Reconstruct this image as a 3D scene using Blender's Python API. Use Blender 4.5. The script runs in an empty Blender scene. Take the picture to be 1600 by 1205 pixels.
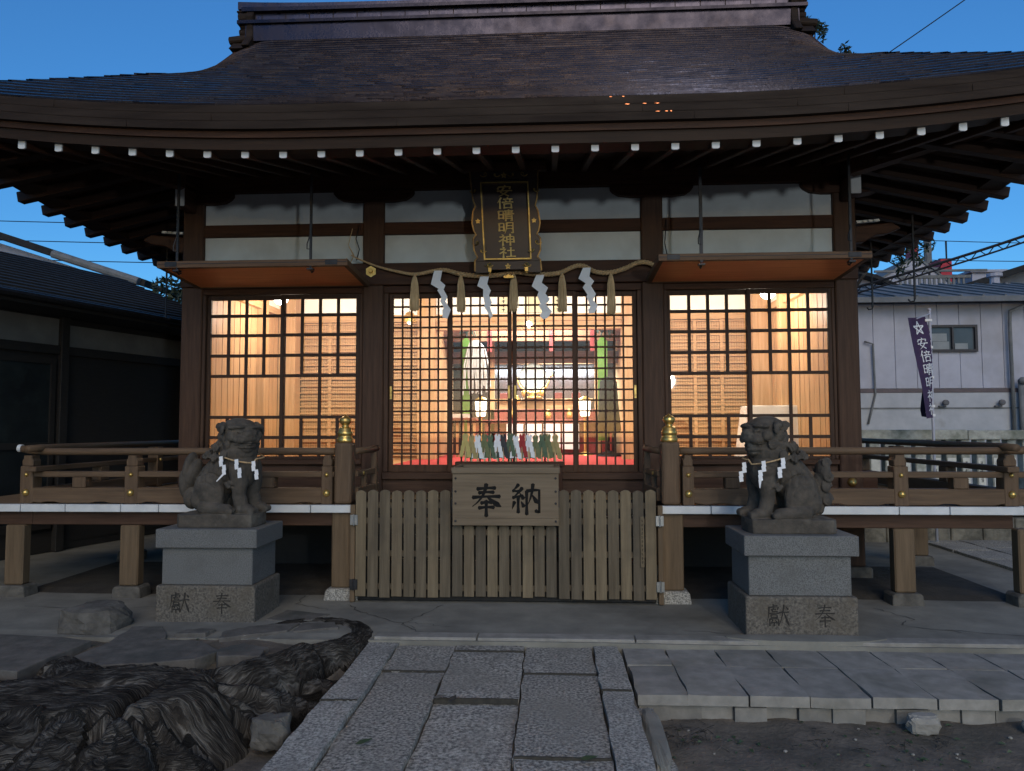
import bpy, bmesh, math, random
import numpy as np
from mathutils import Vector, Matrix
random.seed(7); RNG = np.random.default_rng(7)
R = math.radians
sc = bpy.context.scene
COL = sc.collection
# ------------------------------------------------------------------ camera
cam = bpy.data.cameras.new("camera"); co = bpy.data.objects.new("camera", cam); COL.objects.link(co)
cam.sensor_width = 36; cam.lens = 1150 / 1600 * 36; cam.clip_end = 500; cam.clip_start = .05
co.matrix_world = Matrix.Translation((0, 0, 1.55)) @ Matrix.Rotation(R(3.0228), 4, 'Z') @ Matrix.Rotation(R(93.2791), 4, 'X') @ Matrix.Rotation(R(-.1467), 4, 'Z')
sc.camera = co
# ------------------------------------------------------------------ sky, sun, exposure
w = bpy.data.worlds.new("World"); sc.world = w; w.use_nodes = True
nt = w.node_tree; bg = nt.nodes['Background']
sky = nt.nodes.new('ShaderNodeTexSky'); sky.sky_type = 'NISHITA'; sky.sun_disc = False
sky.sun_elevation = R(5); sky.sun_rotation = R(180); sky.ozone_density = 4.9; sky.air_density = 1.0; sky.dust_density = .3
nt.links.new(sky.outputs[0], bg.inputs[0]); bg.inputs[1].default_value = .112
sun = bpy.data.lights.new("sun", 'SUN'); so = bpy.data.objects.new("sun", sun); COL.objects.link(so)
sun.energy = .40; sun.angle = R(35); sun.color = (1, .84, .60); so.rotation_euler = (R(58), 0, R(8))
sc.view_settings.view_transform = 'Standard'; sc.view_settings.look = 'None'
sc.view_settings.exposure = 1.42; sc.view_settings.gamma = 1
sc.cycles.max_bounces = 8; sc.cycles.transparent_max_bounces = 24; sc.cycles.use_denoising = True
sc.cycles.sample_clamp_indirect = 4; sc.cycles.caustics_reflective = False; sc.cycles.caustics_refractive = False
# the street lamp of the precinct, on its pole in front of the hall (behind the photographer, to the right)
LAMP = (3.1, -4.0, 2.78)
def lamp(name, kind, loc, power, col, size=.1, rot=None, sy=None):
    l = bpy.data.lights.new(name, kind); o = bpy.data.objects.new(name, l); COL.objects.link(o)
    l.energy = power; l.color = col; o.location = loc
    if kind == 'AREA':
        l.size = size
        if sy: l.shape = 'RECTANGLE'; l.size_y = sy
        if rot: o.rotation_euler = rot
    else: l.shadow_soft_size = size
    return o
lamp("street_light", 'POINT', LAMP, 215, (.92, .97, .98), .2)

# ------------------------------------------------------------------ materials
def mat(name, c1, c2=None, rough=.7, metal=0., scale=8., stretch=(1, 1, 1), detail=5, lo=.35, hi=.65, bump=0., bscale=None,
        bstretch=None, dirt=None, dscale=1.2, dlo=.5, dhi=.7, emit=None, estr=0, spec=.5, rvar=0., attr=None):
    m = bpy.data.materials.new(name); m.use_nodes = True
    n = m.node_tree.nodes; L = m.node_tree.links; b = n['Principled BSDF']
    b.inputs['Roughness'].default_value = rough; b.inputs['Metallic'].default_value = metal
    b.inputs['Specular IOR Level'].default_value = spec
    b.inputs['Base Color'].default_value = (*c1, 1)
    tc = n.new('ShaderNodeTexCoord')
    def noise(sc_, st, det=detail, rough_=.6):
        mp = n.new('ShaderNodeMapping'); mp.inputs['Scale'].default_value = st
        L.new(tc.outputs['Object'], mp.inputs[0])
        t = n.new('ShaderNodeTexNoise'); t.inputs['Scale'].default_value = sc_; t.inputs['Detail'].default_value = det
        t.inputs['Roughness'].default_value = rough_
        L.new(mp.outputs[0], t.inputs['Vector']); return t
    def rng(src, a, bb):
        r = n.new('ShaderNodeMapRange'); r.inputs[1].default_value = a; r.inputs[2].default_value = bb
        L.new(src, r.inputs[0]); return r.outputs[0]
    def mix(f, A, B):
        x = n.new('ShaderNodeMix'); x.data_type = 'RGBA'
        if f is not None: L.new(f, x.inputs[0])
        for i, v in ((6, A), (7, B)):
            if isinstance(v, tuple): x.inputs[i].default_value = (*v, 1)
            else: L.new(v, x.inputs[i])
        return x.outputs[2]
    col = None
    if c2:
        t = noise(scale, stretch); f = rng(t.outputs[0], lo, hi); col = mix(f, c1, c2)
        if rvar:
            rr = n.new('ShaderNodeMapRange'); rr.inputs[3].default_value = rough - rvar; rr.inputs[4].default_value = rough + rvar
            L.new(f, rr.inputs[0]); L.new(rr.outputs[0], b.inputs['Roughness'])
    if attr:   # per-piece tone, a number stored on the mesh
        a = n.new('ShaderNodeAttribute'); a.attribute_name = 'tone'
        x = n.new('ShaderNodeMix'); x.data_type = 'RGBA'; x.blend_type = 'MULTIPLY'; x.inputs[0].default_value = attr
        L.new(col, x.inputs[6]); L.new(a.outputs['Color'], x.inputs[7]); col = x.outputs[2]
    if dirt:
        t2 = noise(dscale, (1, 1, 1), 4); f2 = rng(t2.outputs[0], dlo, dhi)
        col = mix(f2, col if col is not None else c1, dirt)
    if col is not None: L.new(col, b.inputs['Base Color'])
    if bump:
        t3 = noise(bscale or scale, bstretch or stretch, 6); bp = n.new('ShaderNodeBump')
        bp.inputs['Strength'].default_value = 1; bp.inputs['Distance'].default_value = bump
        L.new(t3.outputs[0], bp.inputs['Height']); L.new(bp.outputs[0], b.inputs['Normal'])
    if emit: b.inputs['Emission Color'].default_value = (*emit, 1); b.inputs['Emission Strength'].default_value = estr
    return m
def wood(name, c1, c2, ax, rough=.62, sc_=9, bump=.002, dirt=None, **k):
    st = [9, 9, 9]; st[ax] = .55
    return mat(name, c1, c2, rough, 0, sc_, tuple(s * .4 for s in st), 6, .32, .7, bump, sc_ * 2.2, tuple(s * .5 for s in st), dirt, 1.6, spec=.22, **k)
DK1, DK2 = (.070, .032, .018), (.034, .015, .009)
WDX, WDY, WDZ = [wood("dark_timber_" + a, DK1, DK2, i) for i, a in enumerate('xyz')]
CP1, CP2 = (.080, .044, .028), (.043, .023, .015)
WCX, WCY, WCZ = [wood("cypress_timber_" + a, CP1, CP2, i) for i, a in enumerate('xyz')]
LT1, LT2 = (.53, .325, .165), (.38, .215, .098)
WLX, WLY, WLZ = [wood("pale_timber_" + a, LT1, LT2, i, .5) for i, a in enumerate('xyz')]
RL1, RL2 = (.145, .095, .058), (.085, .055, .034)
WRX, WRY, WRZ = [wood("railing_timber_" + a, RL1, RL2, i) for i, a in enumerate('xyz')]
WPK = [wood("picket_timber_%d" % i, a, b, 2, .75, 8, .003, dirt=d) for i, (a, b, d) in enumerate([
    ((.185, .145, .095), (.11, .083, .053), (.08, .066, .05)), ((.155, .124, .084), (.088, .069, .046), (.068, .058, .046)),
    ((.21, .165, .105), (.13, .10, .063), (.095, .078, .055)), ((.135, .11, .078), (.078, .063, .044), (.06, .052, .042))])]
WBX = wood("box_timber", (.20, .155, .105), (.135, .102, .068), 0, .7, 7, .002)
WPO = wood("post_timber", (.165, .115, .07), (.105, .073, .044), 2, .65)
WDECK = wood("deck_timber", (.20, .135, .085), (.13, .085, .052), 1, .6)
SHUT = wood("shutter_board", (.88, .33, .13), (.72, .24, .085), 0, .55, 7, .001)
SHFR = wood("shutter_frame", (.17, .10, .06), (.10, .058, .034), 0, .6)
PLAST = mat("white_plaster", (.57, .63, .66), (.50, .55, .575), .85, 0, 3, dirt=(.40, .43, .44), dscale=1.1, dlo=.52, dhi=.72, bump=.001, bscale=60)
WPLAST = mat("inner_plaster", (.85, .84, .78), (.80, .79, .73), .85, 0, 3)
WPAINT = mat("white_paint", (.64, .66, .67), (.54, .56, .57), .55, 0, 6, bump=.0008, bscale=40)
GOLD = mat("gilt_brass", (.78, .55, .18), (.52, .34, .10), .36, .85, 12, rvar=.1)
DGOLD = mat("aged_gilt", (.55, .40, .13), (.28, .19, .07), .38, .9, 14, rvar=.08)
IRON = mat("black_iron", (.022, .023, .026), (.04, .04, .045), .5, .6, 20)
BLACK = mat("black_ink", (.010, .010, .010), (.016, .015, .014), .8, 0, 20, spec=.1)
LACQ = mat("dark_lacquer", (.030, .013, .011), (.018, .009, .008), .35, 0, 6)
STRAW = mat("rice_straw", (.62, .46, .26), (.40, .285, .15), .8, 0, 30, (1, 1, .25), bump=.003, bscale=120, bstretch=(1, 1, .2))
ROPE = mat("straw_rope", (.56, .39, .21), (.34, .23, .12), .85, 0, 60, bump=.002, bscale=160)
PAPER = mat("white_paper", (.80, .81, .83), (.72, .73, .76), .75, 0, 10)
GRAN = mat("grey_granite", (.155, .158, .156), (.075, .076, .075), .75, 0, 140, detail=3, lo=.42, hi=.62, bump=.0012, bscale=130, dirt=(.095, .095, .09), dscale=4.5, dlo=.52, dhi=.8)
GRANB = mat("old_granite", (.165, .145, .12), (.055, .05, .043), .85, 0, 60, detail=4, lo=.38, hi=.66, bump=.006, bscale=70, dirt=(.10, .085, .065), dscale=5, dlo=.5, dhi=.7)
SLAB = mat("paving_granite", (.50, .465, .405), (.10, .094, .086), .9, 0, 55, detail=6, lo=.36, hi=.62, bump=.006, bscale=60, dirt=(.22, .205, .175), dscale=1.6, dlo=.47, dhi=.72, attr=.8)
KERB = mat("kerb_granite", (.50, .475, .425), (.13, .125, .115), .9, 0, 70, detail=6, lo=.36, hi=.62, bump=.006, bscale=70, dirt=(.17, .165, .155), dscale=2.2, dlo=.5, dhi=.8, attr=.8)
TILE = mat("terrace_slab", (.31, .292, .262), (.22, .208, .187), .85, 0, 9, bump=.002, bscale=40, dirt=(.14, .134, .11), dscale=2, dlo=.5, dhi=.75, attr=.8)
CONC = mat("worn_concrete", (.25, .24, .205), (.165, .158, .137), .9, 0, 2.2, bump=.004, bscale=22, dirt=(.11, .106, .092), dscale=.9, dlo=.48, dhi=.68)
DIRT = mat("packed_earth", (.175, .145, .115), (.095, .08, .063), .95, 0, 7, detail=8, bump=.012, bscale=35, dirt=(.075, .066, .05), dscale=1.7, dlo=.5, dhi=.66)
ROCK = mat("field_rock", (.13, .12, .105), (.065, .06, .052), .9, 0, 9, detail=8, bump=.012, bscale=18)
FLAG = mat("flagstone", (.15, .137, .12), (.09, .083, .073), .9, 0, 8, bump=.006, bscale=25, dirt=(.07, .072, .064), dscale=2.5)
LION = mat("dark_carved_stone", (.090, .076, .061), (.046, .040, .033), .9, 0, 12, detail=8, bump=.004, bscale=70, dirt=(.15, .14, .12), dscale=4.5, dlo=.58, dhi=.8)
BARK = mat("weathered_wood", (.115, .10, .086), (.022, .018, .015), .9, 0, 5, (3.2, 1.1, 1.4), 8, .36, .62, .02, 7, (5, 1.2, 2.2), dirt=(.028, .023, .019), dscale=2.3, dlo=.45, dhi=.6)
COPPER = mat("copper_sheet", (.036, .033, .045), (.026, .024, .034), .32, .92, 5, (1, 1, 1), 6, .35, .7, .0015, 30, dirt=(.042, .035, .042), dscale=2.3, dlo=.55, dhi=.8, rvar=.1, attr=.85)
COPPER2 = mat("copper_fascia", (.030, .019, .013), (.016, .010, .0075), .7, 0, 4, (.3, 1, 3), 6, .35, .7, .001, 20, rvar=.1, spec=.2)
BARE = mat("bare_copper", (.85, .30, .13), (.5, .17, .08), .3, 1, 30)
SHINGLE = mat("dark_tin_roof", (.028, .029, .031), (.016, .017, .018), .75, 0, 8, spec=.25)
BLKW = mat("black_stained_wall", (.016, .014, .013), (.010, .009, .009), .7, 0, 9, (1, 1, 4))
SIDING = mat("white_siding", (.46, .475, .56), (.39, .40, .48), .6, 0, 2.5, dirt=(.31, .31, .34), dscale=.8, dlo=.52, dhi=.78)
SIDING2 = mat("stained_block", (.46, .48, .52), (.38, .40, .44), .8, 0, 3, dirt=(.26, .24, .22), dscale=1.3, dlo=.58, dhi=.75)
TINROOF = mat("grey_tin_roof", (.20, .21, .22), (.14, .15, .155), .7, 0, 5, spec=.3)
REDP = mat("red_paint", (.50, .025, .05), (.40, .02, .04), .6, 0, 4)
PURPLE = mat("purple_cloth", (.058, .030, .085), (.044, .022, .066), .85, 0, 14, bump=.002, bscale=90)
LEAF = mat("green_leaf", (.045, .075, .032), (.025, .048, .02), .6, 0, 4)
LEAFD = mat("dark_leaf", (.028, .05, .024), (.016, .03, .015), .6, 0, 4)
FENCEST = mat("fence_stone", (.46, .47, .43), (.30, .305, .28), .9, 0, 12, dirt=(.10, .115, .08), dscale=2.4, dlo=.45, dhi=.7, bump=.004, bscale=40)
RUBBLE = mat("rubble_base", (.20, .185, .15), (.08, .075, .06), .9, 0, 7, bump=.03, bscale=6)
REDC = mat("red_carpet", (.40, .03, .027), (.33, .024, .022), .95, 0, 30)
REDL = mat("red_lacquer", (.22, .035, .03), (.15, .02, .02), .4, 0, 6)
GRNC = mat("green_silk", (.12, .27, .03), (.09, .21, .025), .55, 0, 6)
CLOTH = mat("white_cloth", (.74, .72, .68), (.68, .66, .62), .9, 0, 8)
LAMPW = mat("lit_tube", (1, 1, 1), emit=(1, .98, .94), estr=9)
LAMPB = mat("lit_cool_tube", (1, 1, 1), emit=(.80, .93, 1), estr=7)
LANT = mat("lit_lantern", (1, .9, .75), emit=(1, .80, .55), estr=2.2)
REDLED = mat("red_led", (.8, 0, 0), emit=(1, .03, .05), estr=2)
MIRR = mat("polished_mirror", (.55, .62, .62), (.42, .49, .50), .3, .5, 9)
def stumpmat():
    m = mat("weathered_stump", (.05, .043, .037), None, .95, spec=.1); n = m.node_tree.nodes; L = m.node_tree.links; b = n['Principled BSDF']
    a = n.new('ShaderNodeAttribute'); a.attribute_name = 'fib'
    def nz(sx, sy, det):
        mp = n.new('ShaderNodeMapping'); mp.inputs['Scale'].default_value = (sx, sy, sy); L.new(a.outputs['Vector'], mp.inputs[0])
        t = n.new('ShaderNodeTexNoise'); t.inputs['Scale'].default_value = 1; t.inputs['Detail'].default_value = det; L.new(mp.outputs[0], t.inputs['Vector']); return t.outputs[0]
    f1, f2, f3 = nz(150, 14, 8), nz(48, 7.0, 8), nz(7, 7, 8)
    r = n.new('ShaderNodeValToRGB'); r.color_ramp.elements[0].position = .38; r.color_ramp.elements[0].color = (.012, .010, .009, 1); r.color_ramp.elements[1].position = .66; r.color_ramp.elements[1].color = (.21, .19, .165, 1)
    e = r.color_ramp.elements.new(.5); e.color = (.046, .040, .034, 1)
    ad = n.new('ShaderNodeMath'); ad.operation = 'ADD'; mu = n.new('ShaderNodeMath'); mu.operation = 'MULTIPLY'; mu.inputs[1].default_value = .5; L.new(f2, mu.inputs[0]); L.new(f1, ad.inputs[0]); L.new(mu.outputs[0], ad.inputs[1]); a2 = n.new('ShaderNodeMath'); a2.operation = 'MULTIPLY_ADD'; a2.inputs[1].default_value = .43; L.new(ad.outputs[0], a2.inputs[0])
    a3 = n.new('ShaderNodeMath'); a3.operation = 'MULTIPLY'; a3.inputs[1].default_value = .36; L.new(f3, a3.inputs[0]); L.new(a3.outputs[0], a2.inputs[2]); L.new(a2.outputs[0], r.inputs[0]); L.new(r.outputs[0], b.inputs['Base Color'])
    bp = n.new('ShaderNodeBump'); bp.inputs['Distance'].default_value = .03; L.new(ad.outputs[0], bp.inputs['Height']); L.new(bp.outputs[0], b.inputs['Normal']); return m
STUMP = stumpmat()
def glassmat(name, tint=(1, 1, 1), refl=.07):
    m = bpy.data.materials.new(name); m.use_nodes = True; n = m.node_tree.nodes; L = m.node_tree.links
    n.remove(n['Principled BSDF']); o = n['Material Output']
    t = n.new('ShaderNodeBsdfTransparent'); t.inputs[0].default_value = (*tint, 1)
    g = n.new('ShaderNodeBsdfGlossy'); g.inputs['Roughness'].default_value = .02
    lw = n.new('ShaderNodeFresnel'); lw.inputs[0].default_value = 1.4
    mx = n.new('ShaderNodeMixShader'); L.new(lw.outputs[0], mx.inputs[0]); L.new(t.outputs[0], mx.inputs[1]); L.new(g.outputs[0], mx.inputs[2])
    L.new(mx.outputs[0], o.inputs[0]); return m
GLASS = glassmat("clear_glass", (.97, .98, .98))
DGLASS = mat("dark_window_glass", (.012, .015, .018), (.02, .026, .028), .12, 0, 2, dirt=(.03, .04, .042), dscale=1.5)

# ------------------------------------------------------------------ mesh helpers
class MB:
    def __init__(s): s.v = []; s.f = []; s.t = []
    def add(s, vs, fs, tone=1.):
        o = len(s.v); s.v += [tuple(p) for p in vs]; s.f += [tuple(i + o for i in f) for f in fs]; s.t += [tone] * len(vs); return s
    def box(s, x0, x1, y0, y1, z0, z1, tone=1.):
        return s.add([(x0, y0, z0), (x1, y0, z0), (x1, y1, z0), (x0, y1, z0), (x0, y0, z1), (x1, y0, z1), (x1, y1, z1), (x0, y1, z1)],
                     [(3, 2, 1, 0), (4, 5, 6, 7), (0, 1, 5, 4), (1, 2, 6, 5), (2, 3, 7, 6), (3, 0, 4, 7)], tone)
    def bar(s, a, b, wd, ht, up=(0, 0, 1), tone=1.):
        a, b = Vector(a), Vector(b); d = (b - a).normalized(); u = Vector(up); sd = d.cross(u).normalized() * wd / 2; u = sd.cross(d).normalized() * ht / 2
        return s.add([a - sd - u, a + sd - u, a + sd + u, a - sd + u, b - sd - u, b + sd - u, b + sd + u, b - sd + u],
                     [(0, 1, 2, 3), (7, 6, 5, 4), (0, 4, 5, 1), (1, 5, 6, 2), (2, 6, 7, 3), (3, 7, 4, 0)], tone)
    def tube(s, pts, rad, n=8, caps=True):
        pts = [Vector(p) for p in pts]; k = len(pts)
        rad = rad if isinstance(rad, (list, tuple)) else [rad] * k
        T = [(pts[min(i + 1, k - 1)] - pts[max(i - 1, 0)]).normalized() for i in range(k)]
        u = T[0].cross(Vector((0, 0, 1)))
        if u.length < .1: u = T[0].cross(Vector((1, 0, 0)))
        u.normalize(); vs = []; fs = []
        for i in range(k):
            u = (u - T[i] * u.dot(T[i])).normalized(); v = T[i].cross(u)
            for j in range(n):
                a = 2 * math.pi * j / n; vs.append(pts[i] + (u * math.cos(a) + v * math.sin(a)) * rad[i])
        for i in range(k - 1):
            for j in range(n):
                fs.append((i * n + j, i * n + (j + 1) % n, (i + 1) * n + (j + 1) % n, (i + 1) * n + j))
        if caps: fs += [tuple(range(n))[::-1], tuple(range((k - 1) * n, k * n))]
        return s.add(vs, fs)
    def lathe(s, prof, c, n=20, ax='z'):
        vs = []; fs = []
        for r, h in prof:
            for j in range(n):
                a = 2 * math.pi * j / n; p = (r * math.cos(a), r * math.sin(a), h)
                if ax == 'y': p = (p[0], p[2], p[1])
                vs.append((c[0] + p[0], c[1] + p[1], c[2] + p[2]))
        for i in range(len(prof) - 1):
            for j in range(n):
                q = (i * n + j, i * n + (j + 1) % n, (i + 1) * n + (j + 1) % n, (i + 1) * n + j); fs.append(q if ax == 'z' else q[::-1])
        a = tuple(range(n))[::-1]; b = tuple(range((len(prof) - 1) * n, len(prof) * n)); fs += [a, b] if ax == 'z' else [a[::-1], b[::-1]]
        return s.add(vs, fs)
    def prism(s, poly, fn, d0, d1):
        """poly: list of (u,v); fn(u,v,d) gives the point"""
        k = len(poly); vs = [fn(u, v, d0) for u, v in poly] + [fn(u, v, d1) for u, v in poly]
        fs = [tuple(range(k)), tuple(range(k, 2 * k))[::-1]] + [(i, i + k, (i + 1) % k + k, (i + 1) % k) for i in range(k)]
        return s.add(vs, fs)
    def xz(s, poly, y0, y1): return s.prism(poly, lambda u, v, d: (u, d, v), y0, y1)
    def yz(s, poly, x0, x1): return s.prism(poly, lambda u, v, d: (d, u, v), x0, x1)
    def ball(s, c, r, rot=None, n=14, m=10):
        r = r if isinstance(r, (tuple, list)) else (r, r, r); vs = []; fs = []
        for i in range(m + 1):
            th = math.pi * i / m
            for j in range(n):
                a = 2 * math.pi * j / n; p = Vector((r[0] * math.sin(th) * math.cos(a), r[1] * math.sin(th) * math.sin(a), r[2] * math.cos(th)))
                if rot is not None: p = rot @ p
                vs.append(Vector(c) + p)
        for i in range(m):
            for j in range(n): fs.append((i * n + j, (i + 1) * n + j, (i + 1) * n + (j + 1) % n, i * n + (j + 1) % n))
        return s.add(vs, fs)
    def each(s, name, m, parent, ks=None, **k):
        """one object for each piece added (pieces of ks vertices, 8 for boxes)"""
        ks = ks or 8; out = []
        for i in range(0, len(s.v), ks):
            q = MB(); q.v = s.v[i:i + ks]; q.t = s.t[i:i + ks]; q.f = [tuple(j - i for j in f) for f in s.f if i <= f[0] < i + ks]; out.append(q.build(name, m, parent, **k))
        return out
    def grid(s, P, wrap=False):
        """P: rows of points"""
        k = len(P[0]); fs = []
        for i in range(len(P) - 1):
            for j in range(k - 1): fs.append((i * k + j, i * k + j + 1, (i + 1) * k + j + 1, (i + 1) * k + j))
        return s.add([p for r in P for p in r], fs)
    def build(s, name, m, parent=None, bevel=0., smooth=False, seg=1):
        o0 = Vector((0, 0, 0)); p = parent
        while p is not None: o0 += p.location; p = p.parent
        me = bpy.data.meshes.new(name); me.from_pydata([(a - o0.x, b - o0.y, c - o0.z) for a, b, c in s.v], [], s.f)
        if any(t != 1. for t in s.t):
            at = me.color_attributes.new('tone', 'FLOAT_COLOR', 'POINT')
            at.data.foreach_set('color', np.array([[t, t, t, 1.] for t in s.t], dtype=np.float32).ravel())
        elif m is not None and m in ATTR:
            at = me.color_attributes.new('tone', 'FLOAT_COLOR', 'POINT'); at.data.foreach_set('color', np.ones(4 * len(s.v), dtype=np.float32))
        bm = bmesh.new(); bm.from_mesh(me); bmesh.ops.recalc_face_normals(bm, faces=bm.faces); bm.to_mesh(me); bm.free()
        if smooth: me.polygons.foreach_set('use_smooth', [True] * len(me.polygons))
        o = bpy.data.objects.new(name, me); COL.objects.link(o); me.materials.append(m)
        if parent is not None: o.parent = parent
        if bevel:
            b = o.modifiers.new('bevel', 'BEVEL'); b.width = bevel; b.segments = seg; b.limit_method = 'ANGLE'; b.angle_limit = R(40)
        return o
ATTR = {SLAB, KERB, TILE, COPPER}
def tag(o, label, cat, group=None, kind=None):
    if label: o['label'] = label
    if cat: o['category'] = cat
    if group: o['group'] = group
    if kind: o['kind'] = kind
    return o
def thing(name, loc, label, cat, group=None):
    o = bpy.data.objects.new(name, None); COL.objects.link(o); o.location = loc; o.empty_display_size = .1
    return tag(o, label, cat, group)
def setting(o): o['kind'] = 'structure'; return o
# value noise
_perm = RNG.random((256, 256))
def vn(x, y):
    x = np.asarray(x, float); y = np.asarray(y, float); xi = np.floor(x).astype(int); yi = np.floor(y).astype(int)
    fx = x - xi; fy = y - yi; fx = fx * fx * (3 - 2 * fx); fy = fy * fy * (3 - 2 * fy)
    g = lambda a, b: _perm[a % 256, b % 256]
    return (g(xi, yi) * (1 - fx) + g(xi + 1, yi) * fx) * (1 - fy) + (g(xi, yi + 1) * (1 - fx) + g(xi + 1, yi + 1) * fx) * fy
def fbm(x, y, o=4):
    s = 0; a = .5
    for i in range(o): s = s + a * vn(np.asarray(x) * 2 ** i + 17 * i, np.asarray(y) * 2 ** i + 31 * i); a *= .5
    return s
# ------------------------------------------------------------------ brush lettering: strokes in a 100 x 100 square
SUN_ = [[(8, 86), (8, 20)], [(8, 85), (36, 87), (36, 20)], [(9, 55), (35, 55)], [(9, 25), (35, 25)]]
ALT = [['d', (22, 97), (30, 86)], [(8, 74), (40, 76), (24, 54), (4, 36)], [(26, 56), (26, 2)], ['d', (30, 52), (42, 40)]]
KANJI = {
 '奉': [[(22, 83), (78, 86)], [(27, 71), (73, 73)], [(8, 57), (92, 60)], ['p', (50, 98), (47, 72), (36, 50), (8, 30)], ['n', (53, 60), (68, 44), (94, 30)],
       [(34, 40), (67, 42)], [(27, 25), (74, 27)], ['v', (50, 47), (50, 0)]],
 '納': [['p', (26, 97), (19, 87), (8, 77)], [(8, 77), (27, 75)], ['p', (38, 86), (26, 70), (8, 55)], [(8, 55), (40, 60)], ['d', (31, 68), (42, 52)], ['v', (25, 57), (25, 8)],
       ['p', (13, 42), (6, 20)], ['d', (35, 42), (43, 27)], ['v', (52, 76), (52, 2)], [(52, 76), (92, 79), (92, 8), (80, 14)], ['p', (72, 98), (70, 62), (56, 34)], ['n', (71, 62), (86, 38)]],
 '献': [['v', (30, 98), (30, 86)], [(30, 92), (48, 93)], [(8, 84), (54, 86), (48, 76)], ['p', (11, 84), (11, 50), (2, 18)], [(20, 73), (42, 76)], [(32, 84), (24, 65), (48, 66)],
       [(14, 57), (54, 58)], [(20, 51), (47, 51), (47, 39)], [(20, 51), (20, 39), (47, 39)], [(14, 33), (14, 3)], [(14, 32), (53, 33), (53, 4)], ['p', (27, 28), (20, 18)], ['d', (38, 28), (46, 18)],
       [(20, 16), (48, 16)], [(33, 16), (33, 3)], [(56, 61), (98, 64)], ['p', (77, 97), (76, 60), (55, 6)], ['n', (78, 60), (99, 5)], ['d', (87, 88), (96, 77)]],
 '安': [['d', (50, 98), (54, 87)], ['d', (14, 82), (9, 64)], [(14, 81), (88, 83), (80, 67)], [(46, 74), (25, 36), (72, 4)], ['p', (70, 52), (54, 25), (16, 2)], [(6, 47), (95, 50)]],
 '倍': [['p', (27, 97), (16, 72), (4, 53)], ['v', (18, 70), (18, 2)], ['d', (64, 98), (67, 87)], [(40, 82), (94, 84)], ['d', (51, 76), (57, 62)], ['p', (82, 78), (75, 61)], [(32, 56), (98, 58)],
       [(44, 43), (44, 4)], [(44, 42), (87, 43), (87, 4)], [(45, 9), (86, 9)]],
 '晴': SUN_ + [[(44, 87), (94, 89)], [(48, 75), (90, 77)], [(40, 62), (99, 64)], ['v', (69, 98), (69, 64)], [(50, 53), (50, 2)], [(50, 52), (88, 53), (88, 3), (80, 7)], [(51, 37), (87, 37)], [(51, 22), (87, 22)]],
 '明': SUN_ + [['p', (54, 92), (54, 40), (41, 2)], [(54, 90), (91, 92), (91, 3), (80, 8)], [(55, 66), (90, 66)], [(55, 41), (90, 41)]],
 '神': ALT + [[(50, 78), (50, 27)], [(50, 77), (93, 78), (93, 27)], [(51, 54), (92, 54)], [(51, 31), (92, 31)], ['v', (71, 99), (71, 0)]],
 '社': ALT + [[(52, 62), (93, 64)], [(72, 91), (72, 11)], [(44, 9), (99, 12)]],
}
def glyph(mb, ch, u0, v0, size, fn, d0, d1, wt=9., step=.0004, sx=1., keep=None):
    """adds a written character; (u0,v0) is its lower left corner on the plane fn"""
    for si, st in enumerate(KANJI[ch]):
        if keep and si not in keep: continue
        kind = 'h'
        if isinstance(st[0], str): kind = st[0]; st = st[1:]
        pts = []
        if len(st) >= 3 and kind in 'pn':       # curved strokes
            A = np.array(st, float); t = np.linspace(0, 1, 12); k = len(A) - 1
            for q in t:
                P = [a.copy() for a in A]
                for r in range(k): P = [P[i] * (1 - q) + P[i + 1] * q for i in range(len(P) - 1)]
                pts.append(P[0])
        else:
            for i in range(len(st) - 1):
                a, b = np.array(st[i], float), np.array(st[i + 1], float)
                for q in np.linspace(0, 1, 7)[(0 if i == 0 else 1):]: pts.append(a * (1 - q) + b * q + (np.array([0, 1.5]) * math.sin(q * 3.1) if kind == 'h' and abs(b[0] - a[0]) > 20 else 0))
        n = len(pts); L_, R_ = [], []
        for i, p in enumerate(pts):
            q = i / (n - 1); d = pts[min(i + 1, n - 1)] - pts[max(i - 1, 0)]; d = d / (np.linalg.norm(d) + 1e-6); nn = np.array([-d[1], d[0]])
            wd = {'h': 1.05 - .45 * math.sin(math.pi * q), 'v': 1.1 - .35 * math.sin(math.pi * q), 'p': 1.15 - .95 * q, 'n': .45 + 1.25 * q * (q < .8) + (1.0 * (1 - (q - .8) / .2) if q >= .8 else 0), 'd': .35 + .95 * q}[kind]
            if kind == 'h' and abs(d[1]) > .7: wd *= 1.15
            wd = max(wd, .16) * wt / 2
            L_.append(p + nn * wd); R_.append(p - nn * wd)
        e0 = pts[0] - (pts[1] - pts[0]) / (np.linalg.norm(pts[1] - pts[0]) + 1e-6) * wt * .3
        e1 = pts[-1] + (pts[-1] - pts[-2]) / (np.linalg.norm(pts[-1] - pts[-2]) + 1e-6) * wt * .3
        loop = [e0] + L_ + [e1] + R_[::-1]
        o = len(mb.v); k = len(loop); dd = d1 + (si + 1) * step * (1 if d1 > d0 else -1)
        C_ = lambda p, d: fn(u0 + p[0] / 100 * size * sx, v0 + p[1] / 100 * size, d)
        vs = [C_(p, dd) for p in loop] + [C_(p, d0) for p in loop]; fs = []
        # front as a strip of quads so that concave strokes stay clean
        idxL = lambda i: 1 + i
        idxR = lambda i: k - 1 - i
        fs.append((0, idxL(0), idxR(0)))
        for i in range(n - 1): fs.append((idxL(i), idxL(i + 1), idxR(i + 1), idxR(i)))
        fs.append((idxL(n - 1), n + 1, idxR(n - 1)))
        fs += [(i, (i + 1) % k, (i + 1) % k + k, i + k) for i in range(k)]
        mb.add(vs, fs)
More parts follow.
